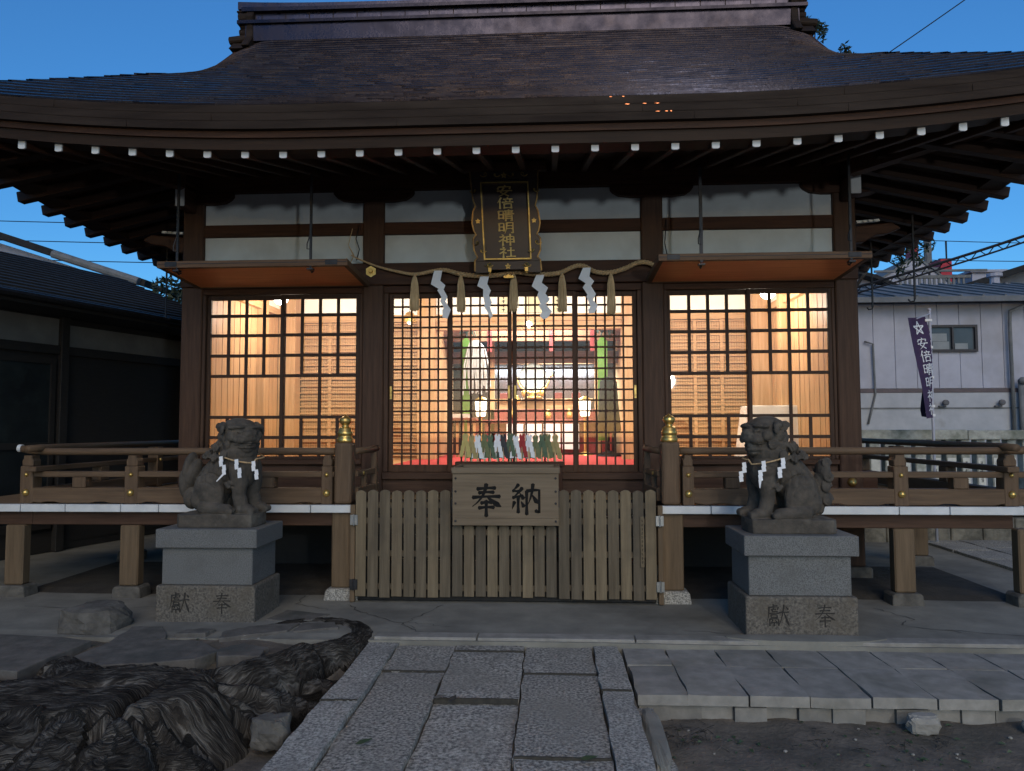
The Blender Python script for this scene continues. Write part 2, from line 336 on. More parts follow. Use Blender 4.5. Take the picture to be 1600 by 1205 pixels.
def star(mb, cu, cv, r, wd, fn, d0, d1):
    P = [(cu + r * math.sin(i * 2 * math.pi / 5), cv + r * math.cos(i * 2 * math.pi / 5)) for i in range(5)]
    for i in range(5):
        a = np.array(P[i]); b = np.array(P[(i + 2) % 5]); d = (b - a) / np.linalg.norm(b - a); n = np.array([-d[1], d[0]]) * wd / 2
        mb.prism([tuple(a + n), tuple(b + n), tuple(b - n), tuple(a - n)], fn, d0, d1 + i * .0004 * (1 if d1 > d0 else -1))

X0 = -.415            # centre line of the hall
FY = 7.8              # front face of its columns
COLX = [X0 - 3.51, X0 - 1.5, X0 + 1.5, X0 + 3.51]
# ================================================================== GROUND
g = MB()
def dirt_z(x, y): return -.19 + .155 * np.clip((np.asarray(y) - 4.75) / .35, 0, 1) * (np.asarray(x) < -1.4) + .10 * (fbm(x * 1.3, y * 1.3, 4) - .47) + .035 * (fbm(x * 9, y * 9, 3) - .44)
xs = np.concatenate([[-150, -40, -12], np.arange(-5.4, 5.41, .06), [12, 40, 150]]); ys = np.concatenate([[-120, -30, -6], np.arange(1.6, 5.7, .06), [9, 30, 70, 200]])
XX, YY = np.meshgrid(xs, ys); ZZ = dirt_z(XX, YY)
ZZ = np.where((np.abs(XX) > 5.5) | (YY < 1.5) | (YY > 5.8), -.19, ZZ)
setting(g.grid([[(XX[i, j], YY[i, j], ZZ[i, j]) for j in range(XX.shape[1])] for i in range(XX.shape[0])]).build("ground", DIRT, smooth=True))
# concrete apron under and round the hall
g = MB()
xs = np.concatenate([[-14], np.arange(-5.6, 8, .1), [14]]); ys = np.concatenate([np.arange(5.47, 7.2, .07), [8, 9, 11, 14, 24]])
def ap_z(x, y): return -.012 + .018 * (fbm(x * .8 + 5, y * .8, 3) - .45) + (.006 if y > 5.6 else -.004)
P = [[(x, y, ap_z(x, y)) for x in xs] for y in ys]
P = [[(x, 5.47, -.3) for x in xs]] + P
setting(g.grid(P).build("apron", CONC, smooth=False))
g = MB(); g.grid([[(x, y, .014 + .014 * float(fbm(x * 2, y * 2, 3)) - .03 * (y < 7.0)) for x in np.arange(-5.0, 4.25, .15)] for y in np.arange(6.85, 8.45, .15)])  # dark sheet added under the veranda, its colour standing for the shade there
setting(g.build("underfloor_shade", mat("underfloor_shade", (.045, .038, .03), (.025, .021, .017), .95, 0, 6, bump=.01, bscale=25)))
# strip of kerb concrete between the path and the apron
g = MB()
for a, b, t in [(-1.32, -.56, .95), (-.55, .60, 1.), (.61, 2.2, .92), (2.21, 3.9, .85), (3.91, 5.6, .9)]:
    g.box(a, b, 5.49, 5.63, -.3, .004 + .003 * t, t)
setting(g.build("kerb_strip", TILE, bevel=.006))
# the stone path: two kerbs and three rows of slabs
path = thing("path", (0, 4.5, -.05), None, None); path['kind'] = 'structure'
bed = MB(); bed.box(-1.33, .5, 1.0, 5.48, -.32, -.095); setting(bed.build("path_bed", DIRT, path))
def slab(name, x0, x1, y0, y1, z, m, tone, parent=path, jx=.006, thick=.2, res=.11):
    nx = max(2, int((x1 - x0) / res) + 1); ny = max(2, int((y1 - y0) / res) + 1); s = random.random() * 50
    top = []
    for i in range(ny + 1):
        r = []
        for j in range(nx + 1):
            x = x0 + (x1 - x0) * j / nx; y = y0 + (y1 - y0) * i / ny
            e = 1. if i in (0, ny) or j in (0, nx) else 0.
            dx = (vn(x * 9 + s, y * 9) - .5) * .022 * (j in (0, nx)); dy = (vn(x * 9, y * 9 + s) - .5) * .02 * (i in (0, ny))
            r.append((x + dx, y + dy, z + (fbm(x * 3 + s, y * 3, 3) - .45) * .014 - e * .002))
        top.append(r)
    mb = MB(); k = nx + 1
    ring = [top[0][j] for j in range(k)] + [top[i][nx] for i in range(1, ny + 1)] + [top[ny][j] for j in range(nx - 1, -1, -1)] + [top[i][0] for i in range(ny - 1, 0, -1)]
    vs = [p for r in top for p in r]; fs = [(i * k + j, i * k + j + 1, (i + 1) * k + j + 1, (i + 1) * k + j) for i in range(ny) for j in range(nx)]
    idx = list(range(k)) + [i * k + nx for i in range(1, ny + 1)] + [ny * k + j for j in range(nx - 1, -1, -1)] + [i * k for i in range(ny - 1, 0, -1)]
    o = len(vs); vs += [(p[0], p[1], z - thick) for p in ring]; n = len(ring)
    fs += [(idx[i], o + i, o + (i + 1) % n, idx[(i + 1) % n]) for i in range(n)]
    mb.add(vs, fs, tone); ob = mb.build(name, m, parent); return setting(ob)
for y0, y1 in [(1.2, 2.953), (2.957, 4.303), (4.307, 5.47)]: slab("kerb_stone", -1.345, -1.13, y0, y1, -.025, KERB, random.uniform(.92, 1.05))
for y0, y1 in [(1.2, 3.303), (3.307, 4.553), (4.557, 5.46)]: slab("kerb_stone", .295, .475, y0, y1, -.03, KERB, random.uniform(.9, 1.))
for x0, x1, cuts, zz in [(-1.12, -.708, [1.2, 2.6, 4.9, 5.47], [-.05, -.052, -.046]), (-.698, -.202, [1.2, 3.2, 4.42, 5.33, 5.475], [-.06, -.075, -.044, -.04]), (-.19, .285, [1.2, 3.66, 4.88, 5.46], [-.05, -.05, -.045])]:
    for i in range(len(cuts) - 1): slab("path_slab", x0, x1, cuts[i] + .003, cuts[i + 1] - .003, zz[i], SLAB, random.uniform(.82, 1.06))
jb = MB()
for x0, x1, ys_, zt in [(-1.12, -.708, [2.6, 4.9], -.043), (-.698, -.202, [3.2, 5.33], -.036), (-.698, -.202, [4.412], -.040), (-.19, .285, [3.66, 4.88], -.041), (-1.345, -1.13, [2.955, 4.305], -.019), (.295, .475, [3.305, 4.555], -.024)]:
    for y in ys_:
        n_ = 12; top = [(x0 + (x1 - x0) * i / n_, y + random.uniform(-.004, .004)) for i in range(n_ + 1)]
        jb.grid([[(x, yy - random.uniform(.006, .012), zt - .030) for x, yy in top], [(x, yy - .004, zt) for x, yy in top], [(x, yy + .005, zt + .001) for x, yy in top], [(x, yy + random.uniform(.008, .014), zt - .02) for x, yy in top]])
setting(jb.build("joint_soil", mat("joint_soil", (.05, .044, .034), (.03, .027, .022), .95, 0, 30), path))
# flank stone of the right kerb and the tiled terrace
slab("kerb_stone", .49, .60, 2.0, 4.50, -.11, KERB, .8)
terr = thing("terrace", (2, 5, -.05), None, None); terr['kind'] = 'structure'
xr = [.50, .875, 1.07 + .0, 1.46, 1.86, 2.26, 2.66, 3.06, 3.46, 3.86, 4.26, 4.66, 5.06, 5.46]
xa = [.51, .81] + [1.165 + .362 * k for k in range(13)]
for i in range(len(xa) - 1):
    for y0, y1 in [(5.10, 5.478), (4.55, 5.092)]:
        slab("terrace_slab", xa[i] + .0045, xa[i + 1] - .0045, y0, y1, -.047 + random.uniform(-.003, .003), TILE, random.uniform(.86, 1.06), terr, thick=.065, res=.16)
tb = MB()
for i in range(24):
    x = .52 + i * .19; tb.box(x, x + .188, 4.585 + random.uniform(-.03, .03), 5.4, -.3, -.118 + random.uniform(-.012, 0), random.uniform(.6, .95))
setting(tb.build("terrace_footing", TILE, terr))
# pale paving along the right flank of the hall
pv = thing("flank_paving", (6, 9, 0), None, None); pv['kind'] = 'structure'
for j in range(9):
    for i in range(4):
        slab("flank_slab", 4.95 + i * .50 + .01, 4.95 + (i + 1) * .50 - .01, 7.0 + j * .62 + .01 + (i % 2) * .2, 7.0 + (j + 1) * .62 - .01 + (i % 2) * .2, .028 + .004 * (i % 2), KERB, random.uniform(.85, 1.0), pv, thick=.1, res=.4)

def crack(pts, wd):
    b = MB(); Q = []
    for i in range(len(pts) - 1):
        for t in np.linspace(0, 1, 7)[(0 if i == 0 else 1):]: Q.append((pts[i][0] * (1 - t) + pts[i + 1][0] * t + random.uniform(-.02, .02), pts[i][1] * (1 - t) + pts[i + 1][1] * t + random.uniform(-.02, .02)))
    Lr, Rr = [], []
    for i, (x, y) in enumerate(Q):
        dx, dy = Q[min(i + 1, len(Q) - 1)][0] - Q[max(i - 1, 0)][0], Q[min(i + 1, len(Q) - 1)][1] - Q[max(i - 1, 0)][1]; l = math.hypot(dx, dy) + 1e-6; w_ = wd * .45 * random.uniform(.2, 1.3); z = float(ap_z(x, y)) + .0045
        Lr.append((x - dy / l * w_, y + dx / l * w_, z)); Rr.append((x + dy / l * w_, y - dx / l * w_, z))
    b.grid([Lr, Rr]); setting(b.build("crack", mat("crack_soil", (.085, .08, .07), (.06, .056, .05), .95, 0, 20)))
for pts, wd in [([(-1.80, 6.52), (-1.62, 6.25), (-1.35, 6.02), (-1.05, 5.78)], .012), ([(-.95, 6.5), (-1.10, 6.15), (-1.18, 5.85), (-1.0, 5.66)], .008), ([(-1.15, 5.95), (-.95, 5.86), (-.80, 5.80)], .006), ([(2.75, 6.55), (2.9, 6.2), (2.72, 6.0), (3.1, 5.85)], .012), ([(1.0, 5.80), (1.5, 5.72), (2.1, 5.66)], .008), ([(-2.3, 6.9), (-2.25, 6.5), (-1.9, 6.3)], .01), ([(3.0, 5.9), (3.6, 5.75), (4.6, 5.7)], .009), ([(-4.6, 6.3), (-3.9, 6.25), (-3.4, 6.35)], .008)]: crack(pts, wd)
# ================================================================== THE HALL
hall = thing("shrine_hall", (X0, FY, 0), "dark timber shrine hall with sweeping copper roof and glowing lattice doors", "shrine")
# ---- roof
YR, DF, DS, G = 9.5, 3.9, 4.95, 3.5; DG = DS - G
def prof(d): return 4.12 + .56 * d + .035 * d * d
def up(d, q): return .255 * max(0., 1 - q / 3.4) ** 2 * max(0., 1 - d / 3.0)
def gv(d): t = DS - d - G; return G + .23 * max(0, (d - DG) / (DF - DG)) + .5 * (t + math.sqrt(t * t + .16))
def roofz(d, a, lim, gab):
    z = prof(d) + up(d, max(0., lim - a))
    if gab:
        t = max(0., (a - (lim - .5)) / .5); z -= .13 * t * t * min(1, (d - DG) / .5)
    return z
roof = bpy.data.objects.new("roof", None); COL.objects.link(roof); roof.parent = hall; roof.location = (0, YR - FY, 4)
mb = MB(); rows = 34; dl = [DF * i / rows for i in range(rows + 1)]
def tones(mb, P, side=0):
    k = len(P[0])
for sgn in (-1, 1):
    for i in range(rows):
        d0, d1 = dl[i], dl[i + 1]; tone0 = random.uniform(.95, 1.05)
        N = 44
        lim0 = gv(d0) if d0 > .25 else DS - d0 + .03 * d0; lim1 = gv(d1) if d1 > .25 else DS - d1 + .03 * d1
        for jx in range(N):       # each sheet is its own quad pair so that it can have its own tone
            f0, f1 = jx / N * 2 - 1, (jx + 1) / N * 2 - 1; sh = (.5 / N if i % 2 else 0)
            a0, a1 = max(-1, f0 + sh), min(1, f1 + sh)
            if jx == 0: a0 = -1
            if a1 - a0 < 1e-4: continue
            tn = tone0 * random.uniform(.90, 1.10); lift = .013 + random.uniform(-.002, .003)
            S = 2
            Pb, Pl, Pt = [], [], []
            for q in range(S + 1):
                f = a0 + (a1 - a0) * q / S
                zb = roofz(d0, abs(f) * lim0, lim0, d0 > DG); zt = roofz(d1, abs(f) * lim1, lim1, d1 > DG)
                yb = YR + sgn * (DF - d0); yt = YR + sgn * (DF - d1)
                Pb.append((X0 + f * lim0, yb, zb - .002)); Pl.append((X0 + f * lim0, yb + sgn * .004, zb + lift)); Pt.append((X0 + f * lim1, yt, zt + .001))
            o = len(mb.v); mb.v += Pb + Pl + Pt; mb.t += [tn] * (3 * (S + 1)); k = S + 1
            for r in range(2):
                for q in range(S): mb.f.append((o + r * k + q, o + r * k + q + 1, o + (r + 1) * k + q + 1, o + (r + 1) * k + q))
for sgn in (-1, 1):           # the hip skirts at both gable ends
    nr = 9
    for i in range(nr):
        d0, d1 = DG * i / nr, DG * (i + 1) / nr; N = 26; l0, l1 = DF - d0, DF - d1
        for jx in range(N):
            f0, f1 = jx / N * 2 - 1, (jx + 1) / N * 2 - 1; tn = random.uniform(.75, 1.15)
            A = [(X0 + sgn * (DS - d0), YR + f * l0, roofz(d0, abs(f) * l0, l0, 0) - .002) for f in (f0, f1)]
            B = [(X0 + sgn * (DS - d0 + .004), YR + f * l0, roofz(d0, abs(f) * l0, l0, 0) + .014) for f in (f0, f1)]
            C_ = [(X0 + sgn * (DS - d1), YR + f * l1, roofz(d1, abs(f) * l1, l1, 0) + .001) for f in (f0, f1)]
            mb.add(A + B + C_, [(0, 1, 3, 2), (2, 3, 5, 4)], tn)
mb.build("copper_shingles", COPPER, roof)
# hip caps, gable walls and verge boards
hp = MB()
for sx in (-1, 1):
    for sy in (-1, 1):
        hp.tube([(X0 + sx * (DS - d), YR + sy * (DF - d), prof(d) + up(d, 0) + .012) for d in np.linspace(0, DG, 8)], .03, 8)
pass
gb = MB()
for sx in (-1, 1):
    x = X0 + sx * (G - .12)
    gb.yz([(YR - DF + DG, prof(DG) - .02)] + [(YR - DF + d, prof(d) - .10) for d in np.linspace(DG, DF, 6)] + [(YR + DF - d, prof(d) - .10) for d in np.linspace(DF, DG, 6)], x, x + .06 * sx)
gb.each("gable_wall", WDY, roof, 26)
vb = MB()
for sx in (-1, 1):
    for sy in (-1, 1):
        ds = np.linspace(DG, DF, 9)
        for i in range(8):
            a, b = ds[i], ds[i + 1]
            pa = (X0 + sx * (gv(a) - .03), YR + sy * (DF - a), prof(a) - .25); pb = (X0 + sx * (gv(b) - .03), YR + sy * (DF - b), prof(b) - .25)
            vb.bar(pa, pb, .07, .22)
vb.each("verge_board", WDY, roof, 64)
# ridge: stacked copper boxes and end ornaments
rg = bpy.data.objects.new("ridge", None); COL.objects.link(rg); rg.parent = hall; rg.location = (0, YR - FY, 6.8)
HR = 3.70
def rbox(name, hw, hy, z0, z1, curve=0, tone=1., m=COPPER, seams=0):
    b = MB(); N = 24
    for i in range(N):
        a, c = -hw + 2 * hw * i / N, -hw + 2 * hw * (i + 1) / N
        za, zc = [curve * (max(0, abs(q) / hw - .35) / .65) ** 3 for q in (a, c)]
        tt = tone * random.uniform(.88, 1.1)
        vs = []
        for x, zz in ((a, za), (c, zc)): vs += [(X0 + x, YR - hy, z0 + zz * .4), (X0 + x, YR + hy, z0 + zz * .4), (X0 + x, YR + hy, z1 + zz), (X0 + x, YR - hy, z1 + zz)]
        fs = [(0, 4, 5, 1), (1, 5, 6, 2), (2, 6, 7, 3), (3, 7, 4, 0)] + ([(0, 1, 2, 3)] if i == 0 else []) + ([(4, 7, 6, 5)] if i == N - 1 else [])
        b.add(vs, fs, tt)
    return b.build(name, m, rg)
rbox("ridge_course", HR - .1, .24, 6.66, 6.885, .01, 1.3)
rbox("ridge_course", HR, .275, 6.885, 6.925, .01, .8)
rbox("ridge_course", HR - .14, .19, 6.925, 7.06, .01, 2.2)
rbox("ridge_course", HR - .05, .25, 7.06, 7.105, .02, .95)
rbox("ridge_course", HR + .02, .205, 7.105, 7.175, .05, 1.9)
sm = MB()
for i in range(22):
    x = X0 - 3.4 + i * .32; sm.box(x, x + .012, YR - .1925, YR - .189, 6.93, 7.057)
sm.each("ridge_seam", COPPER2, rg)
for sx in (-1, 1):     # demon-board ends: a curved plate with a stack of rolls
    e = MB(); x = X0 + sx * (HR - .16)
    pl = [(-.42, 6.52), (-.34, 6.62), (-.26, 6.72), (-.24, 6.93), (-.27, 7.0), (-.22, 7.09), (-.12, 7.13), (-.05, 7.07), (0, 7.04)]
    pl = pl + [(-a, b) for a, b in pl[::-1]]
    e.yz([(YR + a, b) for a, b in pl], x - .05, x + .05)
    e.build("ridge_end", COPPER2, rg, bevel=.012)
    r2 = MB()
    for (zz, rr, ln) in [(7.02, .075, .17), (6.90, .05, .15), (6.82, .05, .16), (6.74, .055, .30)]:
        for yy in (-.16, .16) if rr < .08 else (-.12, .12):
            r2.tube([(x, YR + yy, zz), (x + sx * ln, YR + yy, zz - (.01 if ln < .2 else .03))], rr, 14)
    r2.box(min(x, x + sx * .20), max(x, x + sx * .20), YR - .2, YR + .2, 7.085, 7.11)
    r2.yz([(YR - .34, 6.52), (YR - .2, 6.66), (YR + .2, 6.66), (YR + .34, 6.52)], min(x, x + sx * .24), max(x, x + sx * .24))
    r2.build("ridge_roll", COPPER2, rg, smooth=False, bevel=.006)
# ---- eave: swept sections round the roof edge
def sweep(name, sec, m, tone=None):
    """sec: closed polygon of (inset from roof edge, dz)"""
    b = MB()
    for sx, sy, front in [(0, -1, 1), (0, 1, 1), (-1, 0, 0), (1, 0, 0)]:
        N = 48; L = DS if front else DF; rings = []
        for i in range(N + 1):
            f = i / N * 2 - 1; r = []
            for o, dz in sec:
                a = f * (L - o); q = L - abs(f) * L; z = 4.12 + dz + .255 * max(0., 1 - q / 3.4) ** 2
                r.append((X0 + a, YR + sy * (DF - o), z) if front else (X0 + sx * (DS - o), YR + a, z))
            rings.append(r)
        k = len(sec); fs = [(i * k + j, i * k + (j + 1) % k, (i + 1) * k + (j + 1) % k, (i + 1) * k + j) for i in range(N) for j in range(k)]
        b.add([p for r in rings for p in r], fs)
    return b.build(name, m, hall)
sweep("eave_fascia", [(.0, -.004), (.02, -.19), (.16, -.19), (.16, -.004)], COPPER2)
sweep("eave_seam", [(.0045, -.0615), (.0035, -.0615), (.0045, -.066), (.03, -.066), (.03, -.0615)], COPPER2)
sweep("eave_seam", [(.0105, -.1235), (.0095, -.1235), (.0105, -.128), (.03, -.128), (.03, -.1235)], COPPER2)
sweep("eave_board", [(.07, -.192), (.08, -.240), (.26, -.240), (.26, -.192)], WDX)
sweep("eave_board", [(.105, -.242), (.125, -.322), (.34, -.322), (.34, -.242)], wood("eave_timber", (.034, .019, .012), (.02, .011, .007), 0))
sj = MB()     # joints of the copper fascia
for x, r in [(-4.0, 0), (-2.7, 1), (-1.2, 2), (.35, 0), (.72, 1), (1.12, 2), (1.9, 1), (2.25, 0), (2.28, 2), (3.2, 1), (-3.4, 2), (-.3, 1)]:
    dz = [-.004, -.066, -.128][r]; q = DS - abs(x - X0); z = 4.12 + .255 * max(0., 1 - q / 3.4) ** 2; o = [.003, .0085, .0155][r]
    sj.box(x, x + .004, YR - DF + o - .004, YR - DF + o + .02, z + dz - .058, z + dz - .004)
sj.each("fascia_joint", COPPER2, hall)
bc = MB()     # bare copper where the patina has rubbed off
for k in range(9):
    x = random.choice([random.gauss(.95, .22), random.gauss(.75, .15)]); q = DS - abs(x - X0); z = 4.12 + .255 * max(0., 1 - q / 3.4) ** 2 + random.choice([-.012, -.069, -.071, -.131, -.133])
    wv = random.uniform(.01, .045); o = .0 + (4.12 - z) * .1; hh = random.uniform(.002, .006)
    bc.xz([(x, z), (x + wv * .3, z + hh), (x + wv, z + hh * .3), (x + wv * .7, z - hh)], YR - DF + .011 + o - .0155, YR - DF + .011 + o)
bc.build("worn_copper_patch", BARE, hall)
# ---- soffit boards, rafters with white ends
def sof_z(d): return 3.86 + .27 * d          # d inward from the roof edge less .2
def eup(q): return .255 * max(0., 1 - q / 3.4) ** 2
sf = MB(); N = 40
for sy in (-1, 1):
    P = []
    for d in (.2, .9, 1.6, 2.25):
        lim = DS - d
        P.append([(X0 + f * lim, YR + sy * (DF - d), sof_z(d - .2) + eup((1 - abs(f)) * lim) * max(0, 1 - (d - .2) / 2.3)) for f in np.linspace(-1, 1, N)])
    sf.grid(P)
for sx in (-1, 1):
    P = []
    for d in (.2, .6, 1.0, 1.45):
        lim = DF - d
        P.append([(X0 + sx * (DS - d), YR + f * lim, sof_z(d - .2) + eup((1 - abs(f)) * lim) * max(0, 1 - (d - .2) / 2.3)) for f in np.linspace(-1, 1, N)])
    sf.grid(P)
sf.build("soffit", WDY, hall)
REND = WPAINT; SRAF = wood("shaded_rafter_timber", (.034, .017, .011), (.018, .009, .006), 0)  # side rafters: shade under the eave put into a darker timber colour
def rafter(x, side=0, y=None):
    b = MB(); e = MB(); hw, h = .030, .062
    if side == 0:
        q = max(0, DS - .2 - abs(x - X0)); inn = min(2.15, .25 + q + .6); z0 = 3.752 + eup(q + .1) * .93; z1 = 3.752 + .27 * (inn - .2) + eup(q) * max(0, 1 - inn / 2.3)
        y0, y1 = YR - DF + .185, YR - DF + inn
        b.bar((x, y0, z0 + h / 2), (x, y1, z1 + h / 2), hw * 2, h)
        ro = b.build("rafter", WDY, hall, bevel=.006)
        sec = [(x - hw, z0 + .001), (x - hw, z0 + h), (x + hw, z0 + h), (x + hw, z0 + .001), (x + hw * .6, z0 - .006), (x - hw * .6, z0 - .006)]
        e.xz([(a, b_ + .001) for a, b_ in sec], y0 - .012, y0 + .002); e.build("rafter_end", REND, ro)
    else:
        q = max(0, DF - .2 - abs(y - YR)); inn = min(1.42, .25 + q + .5); z0 = 3.752 + eup(q + .1) * .93; z1 = 3.752 + .27 * (inn - .2) + eup(q) * max(0, 1 - inn / 2.3)
        xa = X0 + side * (DS - .03); xb = X0 + side * (DS - inn)
        b.bar((xa, y, z0 + h / 2), (xb, y, z1 + h / 2), hw * 3.2, h * 1.7); b.build("side_rafter", SRAF, hall, bevel=.006)
for i in range(31): rafter(-.27 + (i - 15) * .3165)
for s in (-1, 1):
    for i in range(20): rafter(0, s, YR - DF + .35 + i * .36)
for sx in (-1, 1):     # hip rafters at the two front corners
    b = MB(); b.bar((X0 + sx * (DS - .18), YR - DF + .18, 3.80 + .40), (X0 + sx * 3.4, YR - DF + 1.75, 4.12), .12, .16); b.build("hip_rafter", WDX, hall)
# ---- columns
for cx in COLX:
    b = MB(); b.box(cx - .115, cx + .115, FY, FY + .23, .12, 4.2); b.build("column", WCZ, hall, bevel=.012)
    b = MB(); b.box(cx - .17, cx + .17, FY - .05, FY + .28, -.05, .12); b.build("column_footing", ROCK, hall, bevel=.02)
for cx in (COLX[0], COLX[3]):
    for yy in (9.4, 11.1):
        b = MB(); b.box(cx - .115, cx + .115, yy, yy + .23, .1, 4.15); b.build("column", WDZ, hall, bevel=.012)
# ---- beams of the front: head beam, brackets, tie beams, lintel
def fbeam(name, z0, z1, y0, y1, xs=None, m=WDX, bev=.006):
    b = MB()
    for a, c in (xs or [(COLX[0] - .3, COLX[3] + .3)]): b.box(a, c, y0, y1, z0, z1)
    return b.each(name, m, hall, bevel=bev)
bays = [(COLX[i] + .116, COLX[i + 1] - .116) for i in range(3)]
fbeam("head_beam", 4.14, 4.46, FY - .012, FY + .2, [(COLX[0] - .5, COLX[3] + .5)])
fbeam("tie_beam", 3.652, 3.785, FY + .012, FY + .16, bays)
fbeam("long_tie_beam", 3.09, 3.328, FY - .03, FY + .16, [(COLX[0] - .116, COLX[3] + .116)])
fbeam("lintel", 3.01, 3.088, FY + .02, FY + .16, bays)
for cx in COLX:
    b = MB(); a = .44
    prof_ = [(-a, 4.139), (-a, 4.10), (-a + .03, 4.065), (-a + .09, 4.03), (-.22, 4.012), (.22, 4.012), (a - .09, 4.03), (a - .03, 4.065), (a, 4.10), (a, 4.139)]
    b.xz([(cx + u, v) for u, v in prof_], FY - .02, FY + .18); b.build("boat_bracket", WDX, hall, bevel=.006)
    if cx in (COLX[0], COLX[3]):     # white tipped nosings at the corners
        s = -1 if cx < X0 else 1
        for k, (zz, w_) in enumerate([(4.28, .10), (4.02, .10)]):
            b = MB(); b.box(cx - .05, cx + .05, FY - .40 + k * .1, FY - .02, zz - .11, zz + .11); nb = b.build("nosing", WDY, hall, bevel=.012)
            b = MB(); b.box(cx - .052, cx + .052, FY - .413 + k * .1, FY - .398 + k * .1, zz - .112, zz + .112); b.build("nosing_end", REND, nb, bevel=.012)
        b = MB(); b.xz([(cx + s * .116, 3.66), (cx + s * .50, 3.70), (cx + s * .60, 3.64), (cx + s * .46, 3.585), (cx + s * .34, 3.57), (cx + s * .22, 3.50), (cx + s * .116, 3.49)], FY + .04, FY + .16)
        nb = b.build("carved_nosing", WDX, hall, bevel=.01)
        b = MB(); 
        for q in range(4): b.xz([(cx + s * (.14 + .055 * q), 3.695 + q * .004), (cx + s * (.21 + .055 * q), 3.70 + q * .004), (cx + s * (.20 + .055 * q), 3.725 + q * .004), (cx + s * (.13 + .055 * q), 3.72 + q * .004)], FY + .03, FY + .07)
        b.build("nosing_end", REND, nb)
for (a, c) in bays:
    for z0, z1 in ((3.787, 4.138), (3.33, 3.65)):
        b = MB(); b.box(a, c, FY + .055, FY + .10, z0, z1); b.build("plaster_panel", PLAST, hall)
for cx in (COLX[1] - .045, COLX[2] + .02):    # hexagonal gilt nail covers
    b = MB(); hx = lambda r: [(cx + .03 + r * math.cos(R(60 * k + 30)), 3.235 + r * math.sin(R(60 * k + 30))) for k in range(6)]
    b.xz(hx(.062), FY - .042, FY - .029); b.xz(hx(.044), FY - .048, FY - .042); b.lathe([(.02, -.02), (.024, -.008), (.024, 0)], (cx + .03, FY - .05, 3.235), 12, 'y'); b.build("nail_cover", GOLD, hall, bevel=.002)
# ---- sills and dados
fbeam("threshold", 1.005, 1.078, FY - .03, FY + .17, [bays[1]], WCX)
fbeam("threshold_board", .852, 1.004, FY + .01, FY + .1, [bays[1]], WCX)
for i in (0, 2):
    fbeam("side_threshold", 1.16, 1.215, FY + .0, FY + .17, [bays[i]], WCX)
    fbeam("dado_board", .90, 1.159, FY + .05, FY + .09, [bays[i]], WCX)
    fbeam("ground_beam", .78, .899, FY + .02, FY + .18, [bays[i]], WDX)
fbeam("jamb", 1.08, 3.008, FY + .02, FY + .1, [(bays[1][0], bays[1][0] + .05), (bays[1][1] - .05, bays[1][1])], WCZ)
for i in (0, 2): fbeam("jamb", 1.216, 3.008, FY + .02, FY + .1, [(bays[i][0], bays[i][0] + .035), (bays[i][1] - .035, bays[i][1])], WCZ)
b = MB(); b.box(COLX[2] + .118, COLX[3] + .5, FY - .03, FY - .0, .93, 1.09) if 0 else b.box(COLX[3] + .117, COLX[3] + .28, FY + .05, FY + .17, .90, 1.09); b.build("ground_beam_end", WDX, hall, bevel=.006)
b = MB(); b.lathe([(.0, -.05), (.025, -.045), (.04, -.02), (.05, 0)], (COLX[3] + .0, FY + .0, .98), 16, 'y')
b.build("gilt_boss", GOLD, hall, smooth=True)
# ---- sliding lattice doors
def door(x0, x1, z0, z1, y, cols, zs, stile, barw, m, brk=None, botrail=.075, handle=None):
    d = MB(); t = .034
    d.box(x0, x0 + stile, y, y + t, z0, z1); d.box(x1 - stile, x1, y, y + t, z0, z1)
    d.box(x0 + stile, x1 - stile, y + .001, y + t - .001, z0, z0 + botrail); d.box(x0 + stile, x1 - stile, y + .001, y + t - .001, z1 - .05, z1)
    do = d.build("lattice_door", m, hall, bevel=.003)
    l = MB(); a, b = x0 + stile, x1 - stile; zb, zt = z0 + botrail, z1 - .05
    for zz in zs: l.box(a, b, y + .004, y + .024, zz - barw / 2, zz + barw / 2)
    for k in range(1, cols):
        x = a + (b - a) * k / cols
        segs = [(zb, zt)] if brk is None or k == cols // 2 else [(zb, brk[0]), (brk[1], zt)]
        for s0, s1 in segs: l.box(x - barw / 2, x + barw / 2, y + .007, y + .021, s0, s1)
    l.build("lattice", m, do)
    gl = MB(); gl.box(a - .01, b + .01, y + .026, y + .030, zb - .01, zt + .01); gl.build("glass", GLASS, do)
    if handle is not None:
        h = MB(); h.box(handle - .012, handle + .012, y - .003, y + .004, 1.86, 2.0); h.build("pull", DGOLD, do, bevel=.002)
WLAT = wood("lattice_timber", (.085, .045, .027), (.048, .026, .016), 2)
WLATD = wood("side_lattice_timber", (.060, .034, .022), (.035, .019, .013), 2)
ex = [bays[1][0] + .05, -1.085, -.412, .262, bays[1][1] - .05]
for i in range(4):
    a, b = ex[i] - (.015 if i in (1, 3) else 0), ex[i + 1] + (.015 if i in (0, 2) else 0)
    if i in (1,): b -= .004
    if i == 2: a += .004
    yy = FY + .03 if i in (1, 2) else FY + .068
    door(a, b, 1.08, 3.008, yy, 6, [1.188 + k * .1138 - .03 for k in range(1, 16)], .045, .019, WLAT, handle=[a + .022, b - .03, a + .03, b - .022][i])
zsd = [1.45, 1.67, 2.12, 2.343, 2.566, 2.783]
for i, (a0, b0) in ((0, bays[0]), (2, bays[2])):
    a0 += .035; b0 -= .035; mid = (a0 + b0) / 2
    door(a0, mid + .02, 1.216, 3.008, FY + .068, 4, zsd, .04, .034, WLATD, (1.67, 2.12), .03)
    door(mid - .02, b0, 1.216, 3.008, FY + .03, 4, zsd, .04, .034, WLATD, (1.67, 2.12), .03)
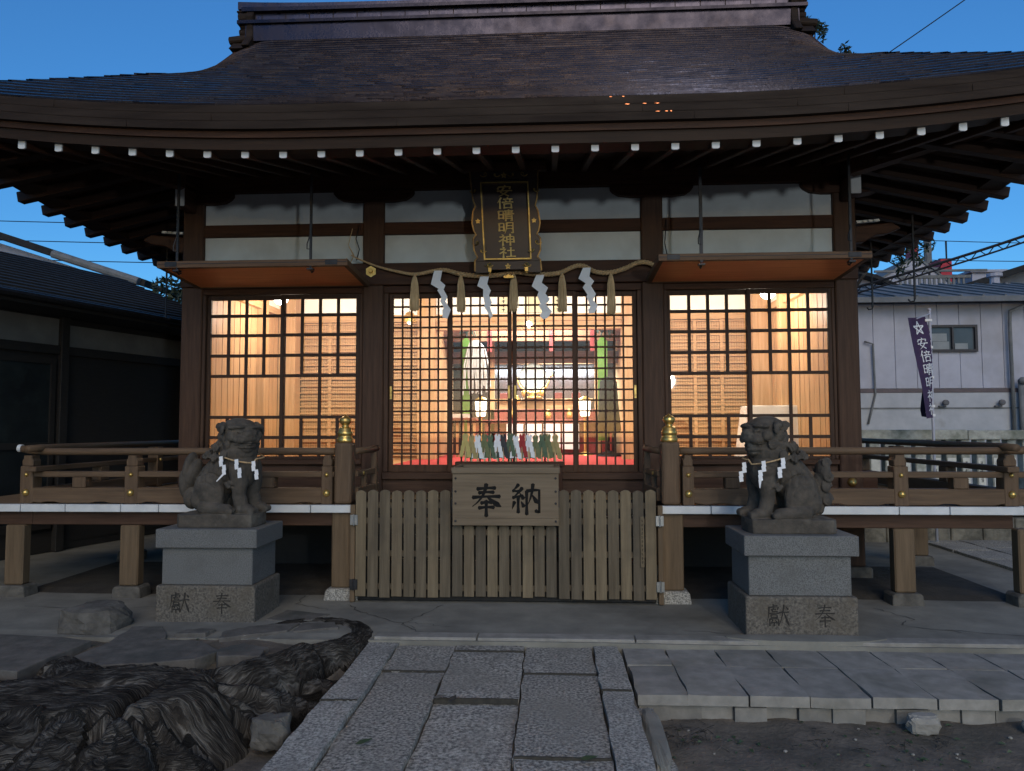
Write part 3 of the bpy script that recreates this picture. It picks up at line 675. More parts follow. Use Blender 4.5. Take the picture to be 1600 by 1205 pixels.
# ---- side walls (outer), floor, ceiling, interior
IW0, IW1, BW, FZ, CZ = COLX[0] + .12, COLX[3] - .12, 10.3, 1.10, 3.46
for x, s in ((COLX[0], -1), (COLX[3], 1)):
    b = MB(); b.box(x - .05, x + .05, FY + .23, 13.0, .75, 4.15); b.build("side_wall", WDZ, hall)
b = MB(); b.box(COLX[0], COLX[3], 13.0, 13.1, .75, 4.2); b.build("rear_wall", WDZ, hall)
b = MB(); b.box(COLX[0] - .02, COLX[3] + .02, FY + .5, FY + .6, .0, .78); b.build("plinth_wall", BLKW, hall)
b = MB(); b.box(COLX[0] + .05, COLX[3] - .05, FY + .17, 13.0, .78, FZ); b.build("inner_floor", WLY, hall)
b = MB(); b.box(COLX[0] + .05, COLX[3] - .05, FY + .17, 13.0, CZ, CZ + .06)
b.build("inner_ceiling", WLY, hall)
def iw(name, m, *bx, bev=.004):
    b = MB()
    for q in bx: b.box(*q)
    return b.each(name, m, hall, bevel=bev)
for s in (-1, 1):       # boarded inner side walls
    x = IW0 + .0 if s < 0 else IW1
    b = MB(); y = FY + .2
    while y < BW:
        b.box(*( (x - .06, x + random.uniform(0, .006)) if s < 0 else (x - random.uniform(0, .006), x + .06)), y + .006, min(BW, y + .15), FZ, 3.12); y += .158
    b.build("wall_boards", WLZ, hall)
    iw("inner_pillar", WLZ, (x - .02, x + .11, 9.30, 9.43, FZ, CZ) if s < 0 else (x - .11, x + .02, 9.30, 9.43, FZ, CZ), (x - .02, x + .24, BW - .24, BW + .0, FZ, CZ) if s < 0 else (x - .24, x + .02, BW - .24, BW, FZ, CZ))
    iw("inner_beam", WLY, (x - .02, x + .07, FY + .2, BW, 3.10, 3.19) if s < 0 else (x - .07, x + .02, FY + .2, BW, 3.10, 3.19))
    iw("inner_plaster", WPLAST, (x - .05, x + .01, FY + .2, BW, 3.19, CZ) if s < 0 else (x - .01, x + .05, FY + .2, BW, 3.19, CZ), bev=0)
OP0, OP1 = -1.60, 1.02         # opening to the altar room
iw("inner_pillar", WLZ, (OP0 - .28, OP0 - .02, BW - .05, BW + .15, FZ, CZ), (OP1 - .03, OP1 + .25, BW - .05, BW + .15, FZ, CZ))
iw("inner_plaster", WPLAST, (IW0, IW1, BW + .02, BW + .07, 3.15, CZ), bev=0)
iw("inner_beam", WLX, (IW0, IW1, BW - .02, BW + .1, 3.05, 3.152), (OP0 - .02, OP1, BW + .0, BW + .12, 2.93, 3.051))
for a, c in ((IW0 + .24, OP0 - .28), (OP1 + .25, IW1 - .24)):      # slatted partition doors
    iw("partition_board", WLX, (a, c, BW + .03, BW + .06, FZ, 3.05), bev=0)
    b = MB(); zz = FZ + .06; k = 0
    while zz < 3.03:
        b.box(a, c, BW - .004, BW + .03, zz, zz + .016); b.box(a, c, BW + .018, BW + .03, zz + .05, zz + .058); zz += .098
    for q in range(1, 4): x = a + (c - a) * q / 4; b.box(x - .022, x + .022, BW + .002, BW + .03, FZ, 3.05)
    b.build("partition_slats", WLX, hall)
    b = MB()
    n_ = int((c - a) / .034)
    for q in range(n_):
        x = a + (c - a) * (q + .5) / n_
        b.box(x - .0025, x + .0025, BW + .024, BW + .0315, FZ + .05, 3.03)
    b.build("partition_reed", wood("reed_%d" % int(a * 10), (.36, .19, .085), (.26, .13, .055), 2), hall)
# altar room: dark lacquered back, boarded sides
AY = 12.75
iw("altar_room_wall", LACQ, (OP0 - .1, OP1 + .1, AY, AY + .05, FZ, CZ), bev=0)
iw("altar_room_side", WLZ, (OP0 - .15, OP0 - .1, BW + .15, AY, FZ, CZ), (OP1 + .1, OP1 + .15, BW + .15, AY, FZ, CZ), bev=0)
iw("altar_transom", wood("altar_timber", (.24, .12, .065), (.16, .075, .04), 0), (OP0 - .1, OP1 + .1, 11.6, 11.7, 2.92, CZ), (OP0 - .1, OP1 + .1, 12.2, 12.3, 2.62, 2.82))
iw("altar_post", WLZ, (-1.02, -.93, 12.1, 12.2, FZ, 3.0), (.72, .81, 12.1, 12.2, FZ, 3.0))
iw("altar_curtain_band", REDL, *[(x, x + .07, 11.58, 11.6, 2.75, 3.2) for x in (-1.0, -.02, .62)])
iw("carpet", REDC, (OP0 - .3, OP1 + .3, FY + .3, AY, FZ, FZ + .012), bev=0)
# ================================================================== VERANDA
ver = thing("veranda", (X0, 7.2, 0), "timber veranda floor with white edge boards standing on posts round the hall", "veranda")
VX = 4.50       # half width
DY, DZ = 6.66, .85
for s in (-1, 1):
    b = MB(); x = 1.52
    while x < 3.7:
        x1 = min(x + .19, 3.7); b.box(min(X0 + s * x, X0 + s * x1) + .002, max(X0 + s * x, X0 + s * x1) - .002, DY + .04, FY - .02, DZ - .045, DZ - .004); x = x1
    b.build("deck", WDECK, ver, bevel=.003)
SDECK = wood("side_deck_timber", (.26, .18, .11), (.18, .12, .075), 0, .6)
for s in (-1, 1):
    b = MB(); y = DY + .05
    while y < 12.8:
        b.box(min(X0 + s * 3.705, X0 + s * (VX - .03)), max(X0 + s * 3.705, X0 + s * (VX - .03)), y + .002, y + .188, DZ - .045, DZ - .002); y += .19
    b.build("side_deck", SDECK, ver, bevel=.003)
b = MB(); b.box(-5.75, X0 - VX - .035, DY + .04, 8.2, DZ - .05, DZ - .002); b.build("deck_extension", SDECK, ver)
b = MB(); b.box(-5.75, X0 - VX + .049, DY + .06, DY + .18, .655, .779); b.build("edge_beam", WCX, ver, bevel=.006)
def edge(x0, x1, y0, y1): 
    e = MB(); e.box(x0, x1, y0, y1, DZ - .068, DZ + .001); e.build("edge_board", WPAINT, ver, bevel=.004)
for cuts in ([-5.75, -5.30, -4.93, -4.50, -3.97, -3.61, -2.94, -2.19, -1.80], [.955, 1.41, 2.22, 3.03, 3.46, 4.085]):
    for i in range(len(cuts) - 1): edge(cuts[i] + .004, cuts[i + 1] - .004, DY - .02, DY + .035)
for s in (-1, 1):
    for k in range(9): xx = X0 + s * VX; edge(xx - .03, xx + .03, DY + .04 + k * .68, DY + .04 + (k + 1) * .68 - .008)
b = MB(); b.box(X0 - VX + .05, -1.81, DY + .06, DY + .18, .655, .78); b.box(.965, X0 + VX - .05, DY + .06, DY + .18, .655, .78)
for s in (-1, 1): b.box(X0 + s * (VX - .15) - .06, X0 + s * (VX - .15) + .06, DY + .19, 12.6, .655, .78)
b.each("edge_beam", WCX, ver, bevel=.006)
def vpost(x, y, wd, m, top=.654):
    p = MB(); p.box(x - wd / 2, x + wd / 2, y, y + wd * .62, .10, top); po = p.build("post", m, ver, bevel=.012)
    s = MB(); k = 12
    for i in range(1): 
        rr = wd * .72; s.xz([(x - rr - random.uniform(0, .03), -.06), (x - rr, .075), (x - rr * .86, .10), (x + rr * .86, .10), (x + rr, .08), (x + rr + random.uniform(0, .03), -.06)], y - .035, y + wd * .7 + .035)
    s.build("footing_stone", KERB if m is WPO and abs(x - X0) < 1.6 else ROCK, po, bevel=.012, seg=2)
for x in (-1.905, 1.07): vpost(x, DY + .03, .205, WPO, .782)
for x in (-3.91, 3.09): vpost(x, DY + .03, .18, WPO)
for x in (X0 - 4.60, X0 + 4.56):
    for y in (DY + .03, 8.6, 10.6, 12.4): vpost(x, y, .18, WPO)
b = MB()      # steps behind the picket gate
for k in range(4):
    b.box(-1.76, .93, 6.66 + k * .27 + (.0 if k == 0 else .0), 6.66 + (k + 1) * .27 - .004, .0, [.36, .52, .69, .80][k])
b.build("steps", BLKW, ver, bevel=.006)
# ================================================================== RAILINGS
def railing(label, s, xa, xb, newx):
    r = thing("veranda_railing", ((xa + xb) / 2, 6.78, DZ), label, "railing", "veranda railings")
    y = 6.76
    t = MB(); t.tube([(xa, y, 1.335 + (.03 if s < 0 else 0)), (xa + .12, y, 1.335 + (.006 if s < 0 else 0)), (xa + .3, y, 1.335), (xb - .3, y, 1.335), (xb - .1, y, 1.335), (xb, y, 1.335 + (.03 if s > 0 else 0))], .034, 12); t.build("top_rail", WRX, r, smooth=True)
    t = MB(); t.box(xa + .06, xb, y - .05, y + .05, 1.098, 1.15); t.build("middle_rail", WRX, r, bevel=.006)
    t = MB(); poly = [(xa + .1, .875), (xa + .1, 1.0), (xb - .02, 1.0), (xb - .02, .875)]
    px = xb - .02; n = 6; cuts = [xa + .1 + (xb - xa - .12) * i / n for i in range(n + 1)]
    for i in range(n - 1, -1, -1):       # shallow arches on the lower edge
        a, c = cuts[i], cuts[i + 1]; poly += [(c - .14, .856), (c - .2, .869), (a + .2, .869), (a + .14, .856)]
    t.xz(poly, y - .06, y + .06); t.build("bottom_rail", WRX, r, bevel=.005)
    def rpost(x, wd=.125):
        p = MB(); p.box(x - wd / 2, x + wd / 2, y - .066, y + .066, .852, 1.20)
        p.xz([(x - wd * .42, 1.20), (x - wd * .44, 1.25), (x - wd * .33, 1.275), (x - wd * .33, 1.30), (x + wd * .33, 1.30), (x + wd * .33, 1.275), (x + wd * .44, 1.25), (x + wd * .42, 1.20)], y - .055, y + .055)
        po = p.build("rail_post", WRZ, r, bevel=.006)
        for zz, rr in ((1.122, .021), (.955, .034)):
            q = MB(); q.lathe([(.1 * rr, -rr * .9), (rr * .55, -rr * .75), (rr * .9, -rr * .3), (rr, 0)], (x, y - .066, zz), 14, 'y'); q.build("gilt_boss", GOLD, po, smooth=True)
    def rblock(x, wd=.13):
        p = MB(); p.box(x - wd / 2, x + wd / 2, y - .054, y + .054, 1.001, 1.097); p.build("rail_block", WRZ, r, bevel=.006)
    if s < 0:
        for x in (-3.91, -4.92): rpost(x)
        rpost(-2.06, .10)
        for x in (-4.42, -3.30, -2.62): rblock(x)
    else:
        for x in (3.08, 4.02): rpost(x)
        rpost(1.225, .10)
        for x in (1.62, 2.25, 3.60): rblock(x)
    # newel with a brass onion cap
    p = MB(); p.box(newx - .082, newx + .082, 6.69, 6.855, .852, 1.42); nw = p.build("newel_post", WRZ, r, bevel=.03, seg=3)
    c = MB(); c.lathe([(.072, 1.418), (.076, 1.425), (.076, 1.455), (.066, 1.462), (.066, 1.485), (.071, 1.49), (.071, 1.515), (.062, 1.522), (.062, 1.545), (.05, 1.553), (.034, 1.562), (.03, 1.575), (.036, 1.585), (.050, 1.598), (.056, 1.618), (.050, 1.640), (.030, 1.655), (.012, 1.662), (.006, 1.672), (.001, 1.675)], (newx, 6.772, 0), 24)
    c.build("onion_cap", GOLD, nw, smooth=True)
    # short return towards the doors
    t = MB(); xr = newx + (.075 if s < 0 else -.075); xe = xr + (.05 if s < 0 else -.05)
    t.tube([(xr, 6.84, 1.335), (xr + (xe - xr) * .6, 7.25, 1.335), (xe, 7.50, 1.345)], .032, 10); t.build("return_rail", WRY, r, smooth=True)
    t = MB(); t.bar((xr, 6.84, 1.123), (xe, 7.48, 1.123), .06, .05); t.bar((xr, 6.84, .935), (xe, 7.48, .935), .07, .12); t.build("return_rail", WRY, r, bevel=.005)
    t = MB(); t.box(xe - .03, xe + .03, 7.36, 7.42, .852, 1.31); t.box((xr + xe) / 2 - .025, (xr + xe) / 2 + .025, 7.06, 7.11, .97, 1.11); t.each("return_post", WRZ, r, bevel=.005)
    q = MB()
    for zz in (1.123, .935): q.lathe([(.002, -.018), (.012, -.015), (.019, -.005), (.02, 0)], ((xr + (.036 if s < 0 else -.036)), 7.0, zz), 12, 'y')
    q.build("gilt_boss", GOLD, r, smooth=True)
    # flank running back along the side of the hall
    xs_ = X0 + s * (VX - .10)
    t = MB(); t.tube([(xs_, 6.55, 1.365), (xs_, 6.75, 1.372), (xs_, 12.5, 1.372)], .034, 10); t.build("flank_top_rail", WRY, r, smooth=True)
    t = MB(); t.box(xs_ - .05, xs_ + .05, 6.60, 12.5, 1.152, 1.2); t.build("flank_middle_rail", WRY, r, bevel=.006)
    t = MB(); t.box(xs_ - .06, xs_ + .06, 6.85, 12.5, .868, 1.0); t.build("flank_bottom_rail", WRY, r, bevel=.006)
    for yy in (8.7, 10.6, 12.4):
        p = MB(); p.box(xs_ - .062, xs_ + .062, yy, yy + .125, .852, 1.33); p.build("flank_post", WRZ, r, bevel=.006)
        q = MB(); q.ball((xs_ - s * .064, yy + .06, 1.176), .02, n=10, m=6); q.build("gilt_boss", GOLD, r, smooth=True)
    for yy in (7.6, 9.6, 11.5):
        p = MB(); p.box(xs_ - .05, xs_ + .05, yy, yy + .15, 1.001, 1.151); p.build("rail_block", WRZ, r, bevel=.006)
    if s < 0:
        e = MB(); e.tube([(xa - .02, y, 1.3675), (xa + .015, y, 1.3655)], .036, 12); e.build("rail_tip", WPAINT, r)
railing("dark railing on the veranda behind the closed mouthed stone lion", -1, -5.03, -2.0, -1.912)
railing("dark railing on the veranda behind the open mouthed stone lion", 1, 1.16, 4.25, 1.072)

# ================================================================== PICKET GATE
def leaf(label, x0, n, pitch, wd, z0, z1, hinge, mid=False):
    f = thing("picket_gate", (x0 + n * pitch / 2, 6.58, .05), label, "gate", "picket gate leaves")
    for i in range(n):
        x = x0 + i * pitch; p = MB(); c = x + wd / 2; dz = random.uniform(-.006, .006)
        top = [(x, z1 - .024 + dz), (x + wd * .12, z1 - .012 + dz), (x + wd * .32, z1 - .004 + dz), (c, z1 + dz), (x + wd * .68, z1 - .004 + dz), (x + wd * .88, z1 - .012 + dz), (x + wd, z1 - .024 + dz)]
        if mid: top = [(x, z1 - .012), (x + wd * .2, z1), (x + wd * .8, z1), (x + wd, z1 - .012)]
        zz = z0 + random.uniform(-.006, .006)
        yy = 6.565 + random.uniform(-.002, .002)
        p.xz([(x, zz)] + top + [(x + wd, zz)], yy, yy + .018)
        p.build("picket", random.choice(WPK), f, bevel=.003)
    r = MB()
    for zz in ((.13, .62) if mid else (.14, .43, .72, .86)): r.box(x0 + .005, x0 + (n - 1) * pitch + wd - .005, 6.586, 6.612, zz - .025, zz + .025)
    r.build("cross_rail", WPK[3], f)
    if hinge:
        for zz in (.16, .73):
            h = MB(); h.box(hinge - .035, hinge + .035, 6.553, 6.562, zz - .045, zz + .045); h.lathe([(.008, -.05), (.008, .05)], (hinge, 6.552, zz), 8); h.build("hinge", IRON if (zz < .5 and hinge < 0) else mat("steel_%.1f_%.1f" % (zz, hinge), (.32, .33, .34), (.24, .25, .25), .4, .8, 20), f, bevel=.002)
    return f
leaf("left leaf of the weathered picket gate, under the left brass newel", -1.752, 8, .1085, .0935, .05, .995, -1.765)
leaf("low middle panel of the picket gate beneath the offering box", -.882, 9, .1042, .090, .06, .684, None, True)
gr = leaf("right leaf of the picket gate with an inked wooden tag", .062, 8, .1085, .0935, .045, 1.0, .945)
nt_ = MB(); nt_.box(.775, .808, 6.548, 6.558, .33, .77); ntag = nt_.build("wooden_tag", WPK[2], gr, bevel=.002)
im = MB()
for k in range(11):      # rows of small faded ink marks
    z = .74 - k * .036
    for q in range(3): a = .781 + random.uniform(0, .006); im.box(a, a + random.uniform(.008, .018), 6.5465, 6.549, z - q * .008, z - q * .008 + .0022)
    im.box(.790, .7925, 6.5462, 6.549, z - .018, z + .003)
im.build("ink_marks", BLACK, ntag)
for x in (-1.785, .955):
    b = MB(); b.box(x - .022, x + .022, 6.585, 6.63, .0, .86); tag(b.build("gate_post", WPO, None, bevel=.004), "thin timber post hinging the %s leaf of the picket gate" % ("left" if x < 0 else "right"), "post", "gate hinge posts")

# ================================================================== OFFERING BOX
ob = thing("offering_box", (-.405, 6.78, .69), "weathered timber offering box lettered in black above the low pickets", "offering box")
b = MB()
for k, (z0, z1) in enumerate([(.692, .756), (.757, 1.145)]): b.box(-.872, .064, 6.50, 6.53, z0, z1)
b.build("front_board", WBX, ob, bevel=.003)
b = MB(); b.box(-.870, -.842, 6.531, 7.08, .692, 1.145); b.box(.034, .062, 6.531, 7.08, .692, 1.145); b.box(-.841, .033, 7.05, 7.08, .692, 1.145); b.build("side_board", WBX, ob, bevel=.003)
b = MB(); b.xz([(-.876, 1.146), (-.885, 1.20), (.077, 1.20), (.068, 1.146)], 6.488, 6.53); b.box(-.885, -.84, 6.531, 7.09, 1.146, 1.198); b.box(.032, .077, 6.531, 7.09, 1.146, 1.198); b.box(-.84, .032, 7.03, 7.09, 1.146, 1.198); b.build("rim", WBX, ob, bevel=.004)
b = MB()
for k in range(10): b.box(-.838, .03, 6.545 + k * .05, 6.575 + k * .05, 1.115, 1.14)
b.build("slat_grille", WDX, ob)
b = MB()
for x in (-.845, .037):
    for z in (.73, .885, .99, 1.105): b.lathe([(.0, -.006), (.008, -.004), (.011, 0)], (x, 6.5, z), 8, 'y')
b.each("nail", IRON, ob, 24); b = MB()
for x in (-.8745, .0655): b.box(x - .003, x + .003, 6.497, 6.56, .85, 1.02)
b.each("iron_corner_strap", IRON, ob)
b = MB(); XZ = lambda u, v, d: (u, d, v)
glyph(b, '奉', -.715, .775, .285, XZ, 6.503, 6.4985, 11.8, .0003); glyph(b, '納', -.36, .785, .275, XZ, 6.503, 6.4985, 11, .0003)
b.build("lettering", BLACK, ob)
# ---- paper wands on their rack behind the box
rk = thing("wand_rack", (-.41, 7.32, .8), "narrow timber rack holding paper wands behind the offering box", "rack")
b = MB(); b.box(-.95, .13, 7.27, 7.37, 1.165, 1.215); b.build("rack_beam", WDX, rk, bevel=.006)
b = MB(); b.box(-.93, -.87, 7.29, 7.35, .80, 1.164); b.box(.05, .11, 7.29, 7.35, .80, 1.164); b.build("leg", WDZ, rk, bevel=.004)
WC = {'yellow': ((.50, .42, .16), (.42, .35, .12)), 'white': ((.76, .78, .80), (.68, .70, .72)), 'green': ((.10, .15, .09), (.07, .11, .065)), 'black': ((.03, .033, .036), (.045, .045, .05)),
      'red': ((.36, .035, .035), (.28, .025, .025)), 'ochre': ((.36, .30, .13), (.3, .24, .1)), 'olive': ((.17, .185, .09), (.12, .14, .065))}
WM = {k: mat("wand_paper_" + k, a, c, .8, 0, 12) for k, (a, c) in WC.items()}
seq = ['yellow', 'ochre', 'white', 'olive', 'green', 'white', 'black', 'green', 'white', 'red', 'white', 'olive', 'green', 'olive', 'ochre']
under = [None, None, 'green', 'green', 'white', 'black', 'green', None, 'black', 'white', 'green', None, None, None, 'yellow']
words = ['first', 'second', 'third', 'fourth', 'fifth', 'sixth', 'seventh', 'eighth', 'ninth', 'tenth', 'eleventh', 'twelfth', 'thirteenth', 'fourteenth', 'last']
def zigzag(mb, x, y, z, wd, hh, n, dx, s=1, th=.0015):
    """folded paper streamer of n squares, each stepped sideways and a little forward"""
    for k in range(n):
        a = x + s * dx * k + (wd * .0 if k % 2 == 0 else 0); zz = z - k * hh * .82; yy = y - (k % 2) * .004
        sl = .16 * s
        mb.prism([(a - wd / 2, zz), (a + wd / 2, zz - wd * sl), (a + wd / 2 + s * wd * .12, zz - hh - wd * sl), (a - wd / 2 + s * wd * .12, zz - hh)], lambda u, v, d: (u, d, v), yy - th, yy + (k % 2) * .0 + th)
for i, c in enumerate(seq):
    x = -.86 + i * .0642 + random.uniform(-.008, .008); t = thing("paper_wand", (x, 7.32, 1.2), "%s paper wand standing %s in the row behind the offering box" % (c, words[i] + (" from the left" if words[i] != 'last' else ", at the right end,")), "paper wand", "paper wands in the rack")
    b = MB(); b.bar((x, 7.32, 1.215), (x + random.uniform(-.01, .01), 7.322, 1.49), .016, .010, (0, 1, 0)); b.build("stick", STRAW, t)
    b = MB(); zt = 1.47 + random.uniform(-.012, .014); b.prism([(x - .03, zt), (x - .01, zt + .02), (x, zt - .01), (x + .012, zt + .02), (x + .032, zt), (x + .018, zt - .07), (x - .018, zt - .07)], XZ, 7.308, 7.313)
    for s in (-1, 1): zigzag(b, x + s * .012, 7.305 - .004 * s, zt - .05, .04, .062, 3, .011, s)
    b.build("paper", WM[c], t)
    if under[i]:
        b = MB()
        for s in (-1, 1): zigzag(b, x + s * .018, 7.318 + .002 * s, zt - .055, .042, .064, 3, .013, s)
        b.build("under_paper", WM[under[i]], t)

# ================================================================== NAME PLAQUE (leans forward under the eave)
pq = thing("name_plaque", (-.43, 7.5, 3.2), "dark framed name plaque with gilt characters hanging under the eave", "plaque")
PZ0, PZ1 = 3.185, 4.215
def pl(u, v, d):      # u right, v up along the board, d out from its face
    k = (v - PZ0); return (-.435 + u - .035 * k, 7.62 - .17 * k - d, PZ0 + k * .985 + d * -.17)
b = MB(); b.prism([(-.255, 3.26), (.255, 3.26), (.255, 4.16), (-.255, 4.16)], pl, -.02, .01); b.build("board", LACQ, pq)
b = MB()
side = [(3.187, .345), (3.30, .34), (3.33, .31), (3.40, .345), (3.52, .348), (3.56, .315), (3.60, .335), (3.68, .352), (3.80, .335), (3.85, .308), (3.92, .33), (4.06, .342), (4.21, .35)]
for s in (-1, 1):
    for i in range(len(side) - 1):
        (za, ua), (zb, ub) = side[i], side[i + 1]
        b.prism([(s * .235, za), (s * ua * .98, za), (s * ub * .98, zb), (s * .235, zb)], lambda u, v, d: pl(u, v, d), .0, .055)
b.each("frame_side", LACQ, pq, 8 * (len(side) - 1))
b = MB()
for s in (-1, 1):
    for i in range(len(side) - 1):
        (za, ua), (zb, ub) = side[i], side[i + 1]
        b.prism([(s * ua * .98, za), (s * (ua * .98 + .014), za), (s * (ub * .98 + .014), zb), (s * ub * .98, zb)], pl, -.005, .075)
b.each("gilt_edge", mat("dull_gilt", (.30, .20, .075), (.13, .08, .04), .38, .85, 9, rvar=.08), pq, 8 * (len(side) - 1))
b = MB(); b.prism([(-.345, 3.17), (-.20, 3.17), (-.17, 3.20), (.17, 3.20), (.20, 3.17), (.345, 3.17), (.34, 3.29), (-.34, 3.29)], pl, -.002, .06); b.build("frame_rail", LACQ, pq, bevel=.004); b = MB(); b.prism([(-.345, 4.12), (.345, 4.12), (.35, 4.20), (-.35, 4.20)], pl, -.001, .058); b.build("frame_rail", LACQ, pq, bevel=.004)
b = MB(); b.prism([(-.44, 4.20), (.44, 4.20), (.44, 4.29), (-.44, 4.29)], pl, -.03, .10); b.prism([(-.38, 4.29), (.38, 4.29), (.38, 4.335), (-.38, 4.335)], pl, -.03, .06); b.build("cap_board", WDX, pq, bevel=.005)
b = MB(); iu, i0, i1, t = .248, 3.305, 4.095, .014
for q in ([(-iu, i0), (iu, i0), (iu - .0, i0 + t), (-iu, i0 + t)], [(-iu, i1 - t), (iu, i1 - t), (iu, i1), (-iu, i1)], [(-iu, i0 + t), (-iu + t, i0 + t), (-iu + t, i1 - t), (-iu, i1 - t)], [(iu - t, i0 + t), (iu, i0 + t), (iu, i1 - t), (iu - t, i1 - t)]): b.prism(q, pl, .0555 if 0 else .008, .062)
b.build("gilt_border", DGOLD, pq)
b = MB(); z = 3.955
for ch in '安倍晴明神社': glyph(b, ch, -.088, z - .005, .118, pl, .009, .026, 10.5, .0006, 1.45); z -= .125
b.build("lettering", mat("leaf_gilt", (.72, .53, .18), (.52, .37, .12), .5, .15, 20), pq)
b = MB()        # scroll and star ornaments of the frame
def scroll(cu, cv, s, r=.032):
    pts = [pl(cu + s * (r * (1 - .09 * k) * math.cos(.75 * k) + .012 * k * .6), cv + r * (1 - .09 * k) * math.sin(.75 * k), .068) for k in range(11)]
    b.tube(pts, .0055, 5)
for s in (-1, 1):
    scroll(s * .17, 4.16, s); scroll(s * .11, 4.155, -s, .024); scroll(s * .17, 3.245, s); scroll(s * .225, 3.245, -s, .026); scroll(s * .288, 3.47, s, .03); scroll(s * .288, 3.39, -s, .024); scroll(s * .288, 4.0, s, .024)
    star(b, s * .29, 3.70, .024, .007, pl, .056, .064)
star(b, 0, 4.158, .03, .007, pl, .058, .066); star(b, 0, 3.235, .03, .007, pl, .058, .066)
b.build("carved_ornament", DGOLD, pq)
b = MB()
for s in (-1, 1): b.prism([(s * .19 - .016, 3.18), (s * .19 + .016, 3.18), (s * .19 + .02, 3.225), (s * .19 - .02, 3.225)], pl, .061, .085); b.ball(pl(s * .19, 3.17, .07), .014, n=8, m=6)
b.prism([(-.05, 3.115), (.05, 3.115), (.06, 3.135), (0, 3.155), (-.06, 3.135)], pl, .0, .03)
b.build("gilt_clasp", GOLD, pq, bevel=.002)

# ================================================================== STRAW ROPE, TASSELS, PAPER STREAMERS
RP = [(-2.13, 3.40, .012), (-2.02, 3.345, .017), (-1.83, 3.27, .022), (-1.62, 3.215, .027), (-1.44, 3.185, .032), (-1.25, 3.215, .036), (-1.12, 3.225, .038), (-.95, 3.18, .042), (-.75, 3.158, .043), (-.55, 3.165, .043), (-.38, 3.195, .044), (-.22, 3.175, .044), (-.05, 3.165, .043),
      (.10, 3.18, .042), (.26, 3.245, .042), (.36, 3.245, .042), (.48, 3.185, .042), (.63, 3.175, .043), (.78, 3.215, .043), (.92, 3.275, .042), (1.02, 3.275, .042), (1.12, 3.235, .043), (1.25, 3.225, .036)]
RA = np.array(RP) * [1, 1, .66]; tt = np.linspace(0, len(RP) - 1, 520)
def cr(t):
    i = min(int(t), len(RP) - 2); f = t - i; p = [RA[max(0, min(len(RP) - 1, i + k))] for k in (-1, 0, 1, 2)]
    return .5 * ((2 * p[1]) + (-p[0] + p[2]) * f + (2 * p[0] - 5 * p[1] + 4 * p[2] - p[3]) * f * f + (-p[0] + 3 * p[1] - 3 * p[2] + p[3]) * f ** 3)
CV = [cr(t) for t in tt]; RY = 7.70
rp = thing("straw_rope", (X0, RY, 3.2), "twisted straw rope hung across the lintel under the plaque, thicker to the right", "rope")
ph = 0; phs = []
for i in range(len(CV)):
    if i: ph += np.hypot(*(CV[i] - CV[i - 1])[:2]) / (CV[i][2] * 3.6) * 2 * math.pi / 1.0
    phs.append(ph)
for k in range(3):
    b = MB(); b.tube([(c[0], RY + c[2] * .50 * math.sin(a + k * 2.0944), c[1] + c[2] * .50 * math.cos(a + k * 2.0944)) for c, a in zip(CV, phs)], [c[2] * .47 for c in CV], 8); b.build("strand", ROPE, rp, smooth=True)
b = MB()
for k in range(46):     # frayed tip and stray straws
    a, r_ = random.uniform(0, 6.28), random.uniform(0, .03); b.tube([(1.12, RY + r_ * math.cos(a), 3.23 + r_ * math.sin(a)), (1.24, RY + 1.3 * r_ * math.cos(a), 3.232 + 1.5 * r_ * math.sin(a)), (1.31 + random.uniform(-.03, .03), RY + 1.5 * r_ * math.cos(a), 3.24 + 2.0 * r_ * math.sin(a))], .004, 4)
b.build("frayed_end", ROPE, rp)
b = MB(); b.tube([(-2.16, RY + .02, 3.50), (-2.10, RY, 3.40), (-2.14, RY + .02, 3.33), (-2.20, RY + .05, 3.38)], .006, 6); b.tube([(-2.13, RY + .04, 3.70), (-2.17, RY + .03, 3.52), (-2.11, RY, 3.40)], .004, 6); b.build("tie_cord", STRAW, rp)
def at(x):
    j = int(np.argmin([abs(c[0] - x) for c in CV])); return CV[j]
tl = ["straw tassel nearest the thin end of the rope", "straw tassel between the two paper streamers left of the plaque", "straw tassel hanging right below the name plaque", "straw tassel between the two paper streamers right of the plaque", "straw tassel nearest the frayed thick end of the rope"]
for i, (x, ln) in enumerate([(-1.44, .375), (-.945, .38), (-.385, .40), (.125, .40), (.635, .42)]):
    c = at(x); zt = c[1] - c[2] * .7; t = thing("straw_tassel", (x, RY, zt), tl[i], "tassel", "tassels on the rope")
    b = MB(); b.lathe([(.010, .02), (.014, .0), (.022, -.03), (.026, -.05)], (x, RY - .01, zt), 14); b.build("tassel_knot", ROPE, t, smooth=True)
    b = MB()
    for k in range(70):
        a = random.uniform(0, 6.28); r_ = math.sqrt(random.random()); l2 = ln * random.uniform(.92, 1.02); dx = random.uniform(-.006, .006)
        b.tube([(x + .018 * r_ * math.cos(a), RY - .01 + .018 * r_ * math.sin(a), zt - .02), (x + .034 * r_ * math.cos(a), RY - .01 + .034 * r_ * math.sin(a), zt - ln * .25), (x + .043 * r_ * math.cos(a) + dx, RY - .01 + .04 * r_ * math.sin(a), zt - ln * .7), (x + .043 * r_ * math.cos(a) + dx * 1.5, RY - .01 + .04 * r_ * math.sin(a), zt - l2)], [.005, .006, .006, .005], 4)
    b.build("straw_strands", STRAW, t)
sl_ = ["white zigzag paper streamer nearest the thin end of the rope", "white zigzag paper streamer beside the left edge of the plaque", "white zigzag paper streamer beside the right edge of the plaque", "white zigzag paper streamer nearest the thick end of the rope"]
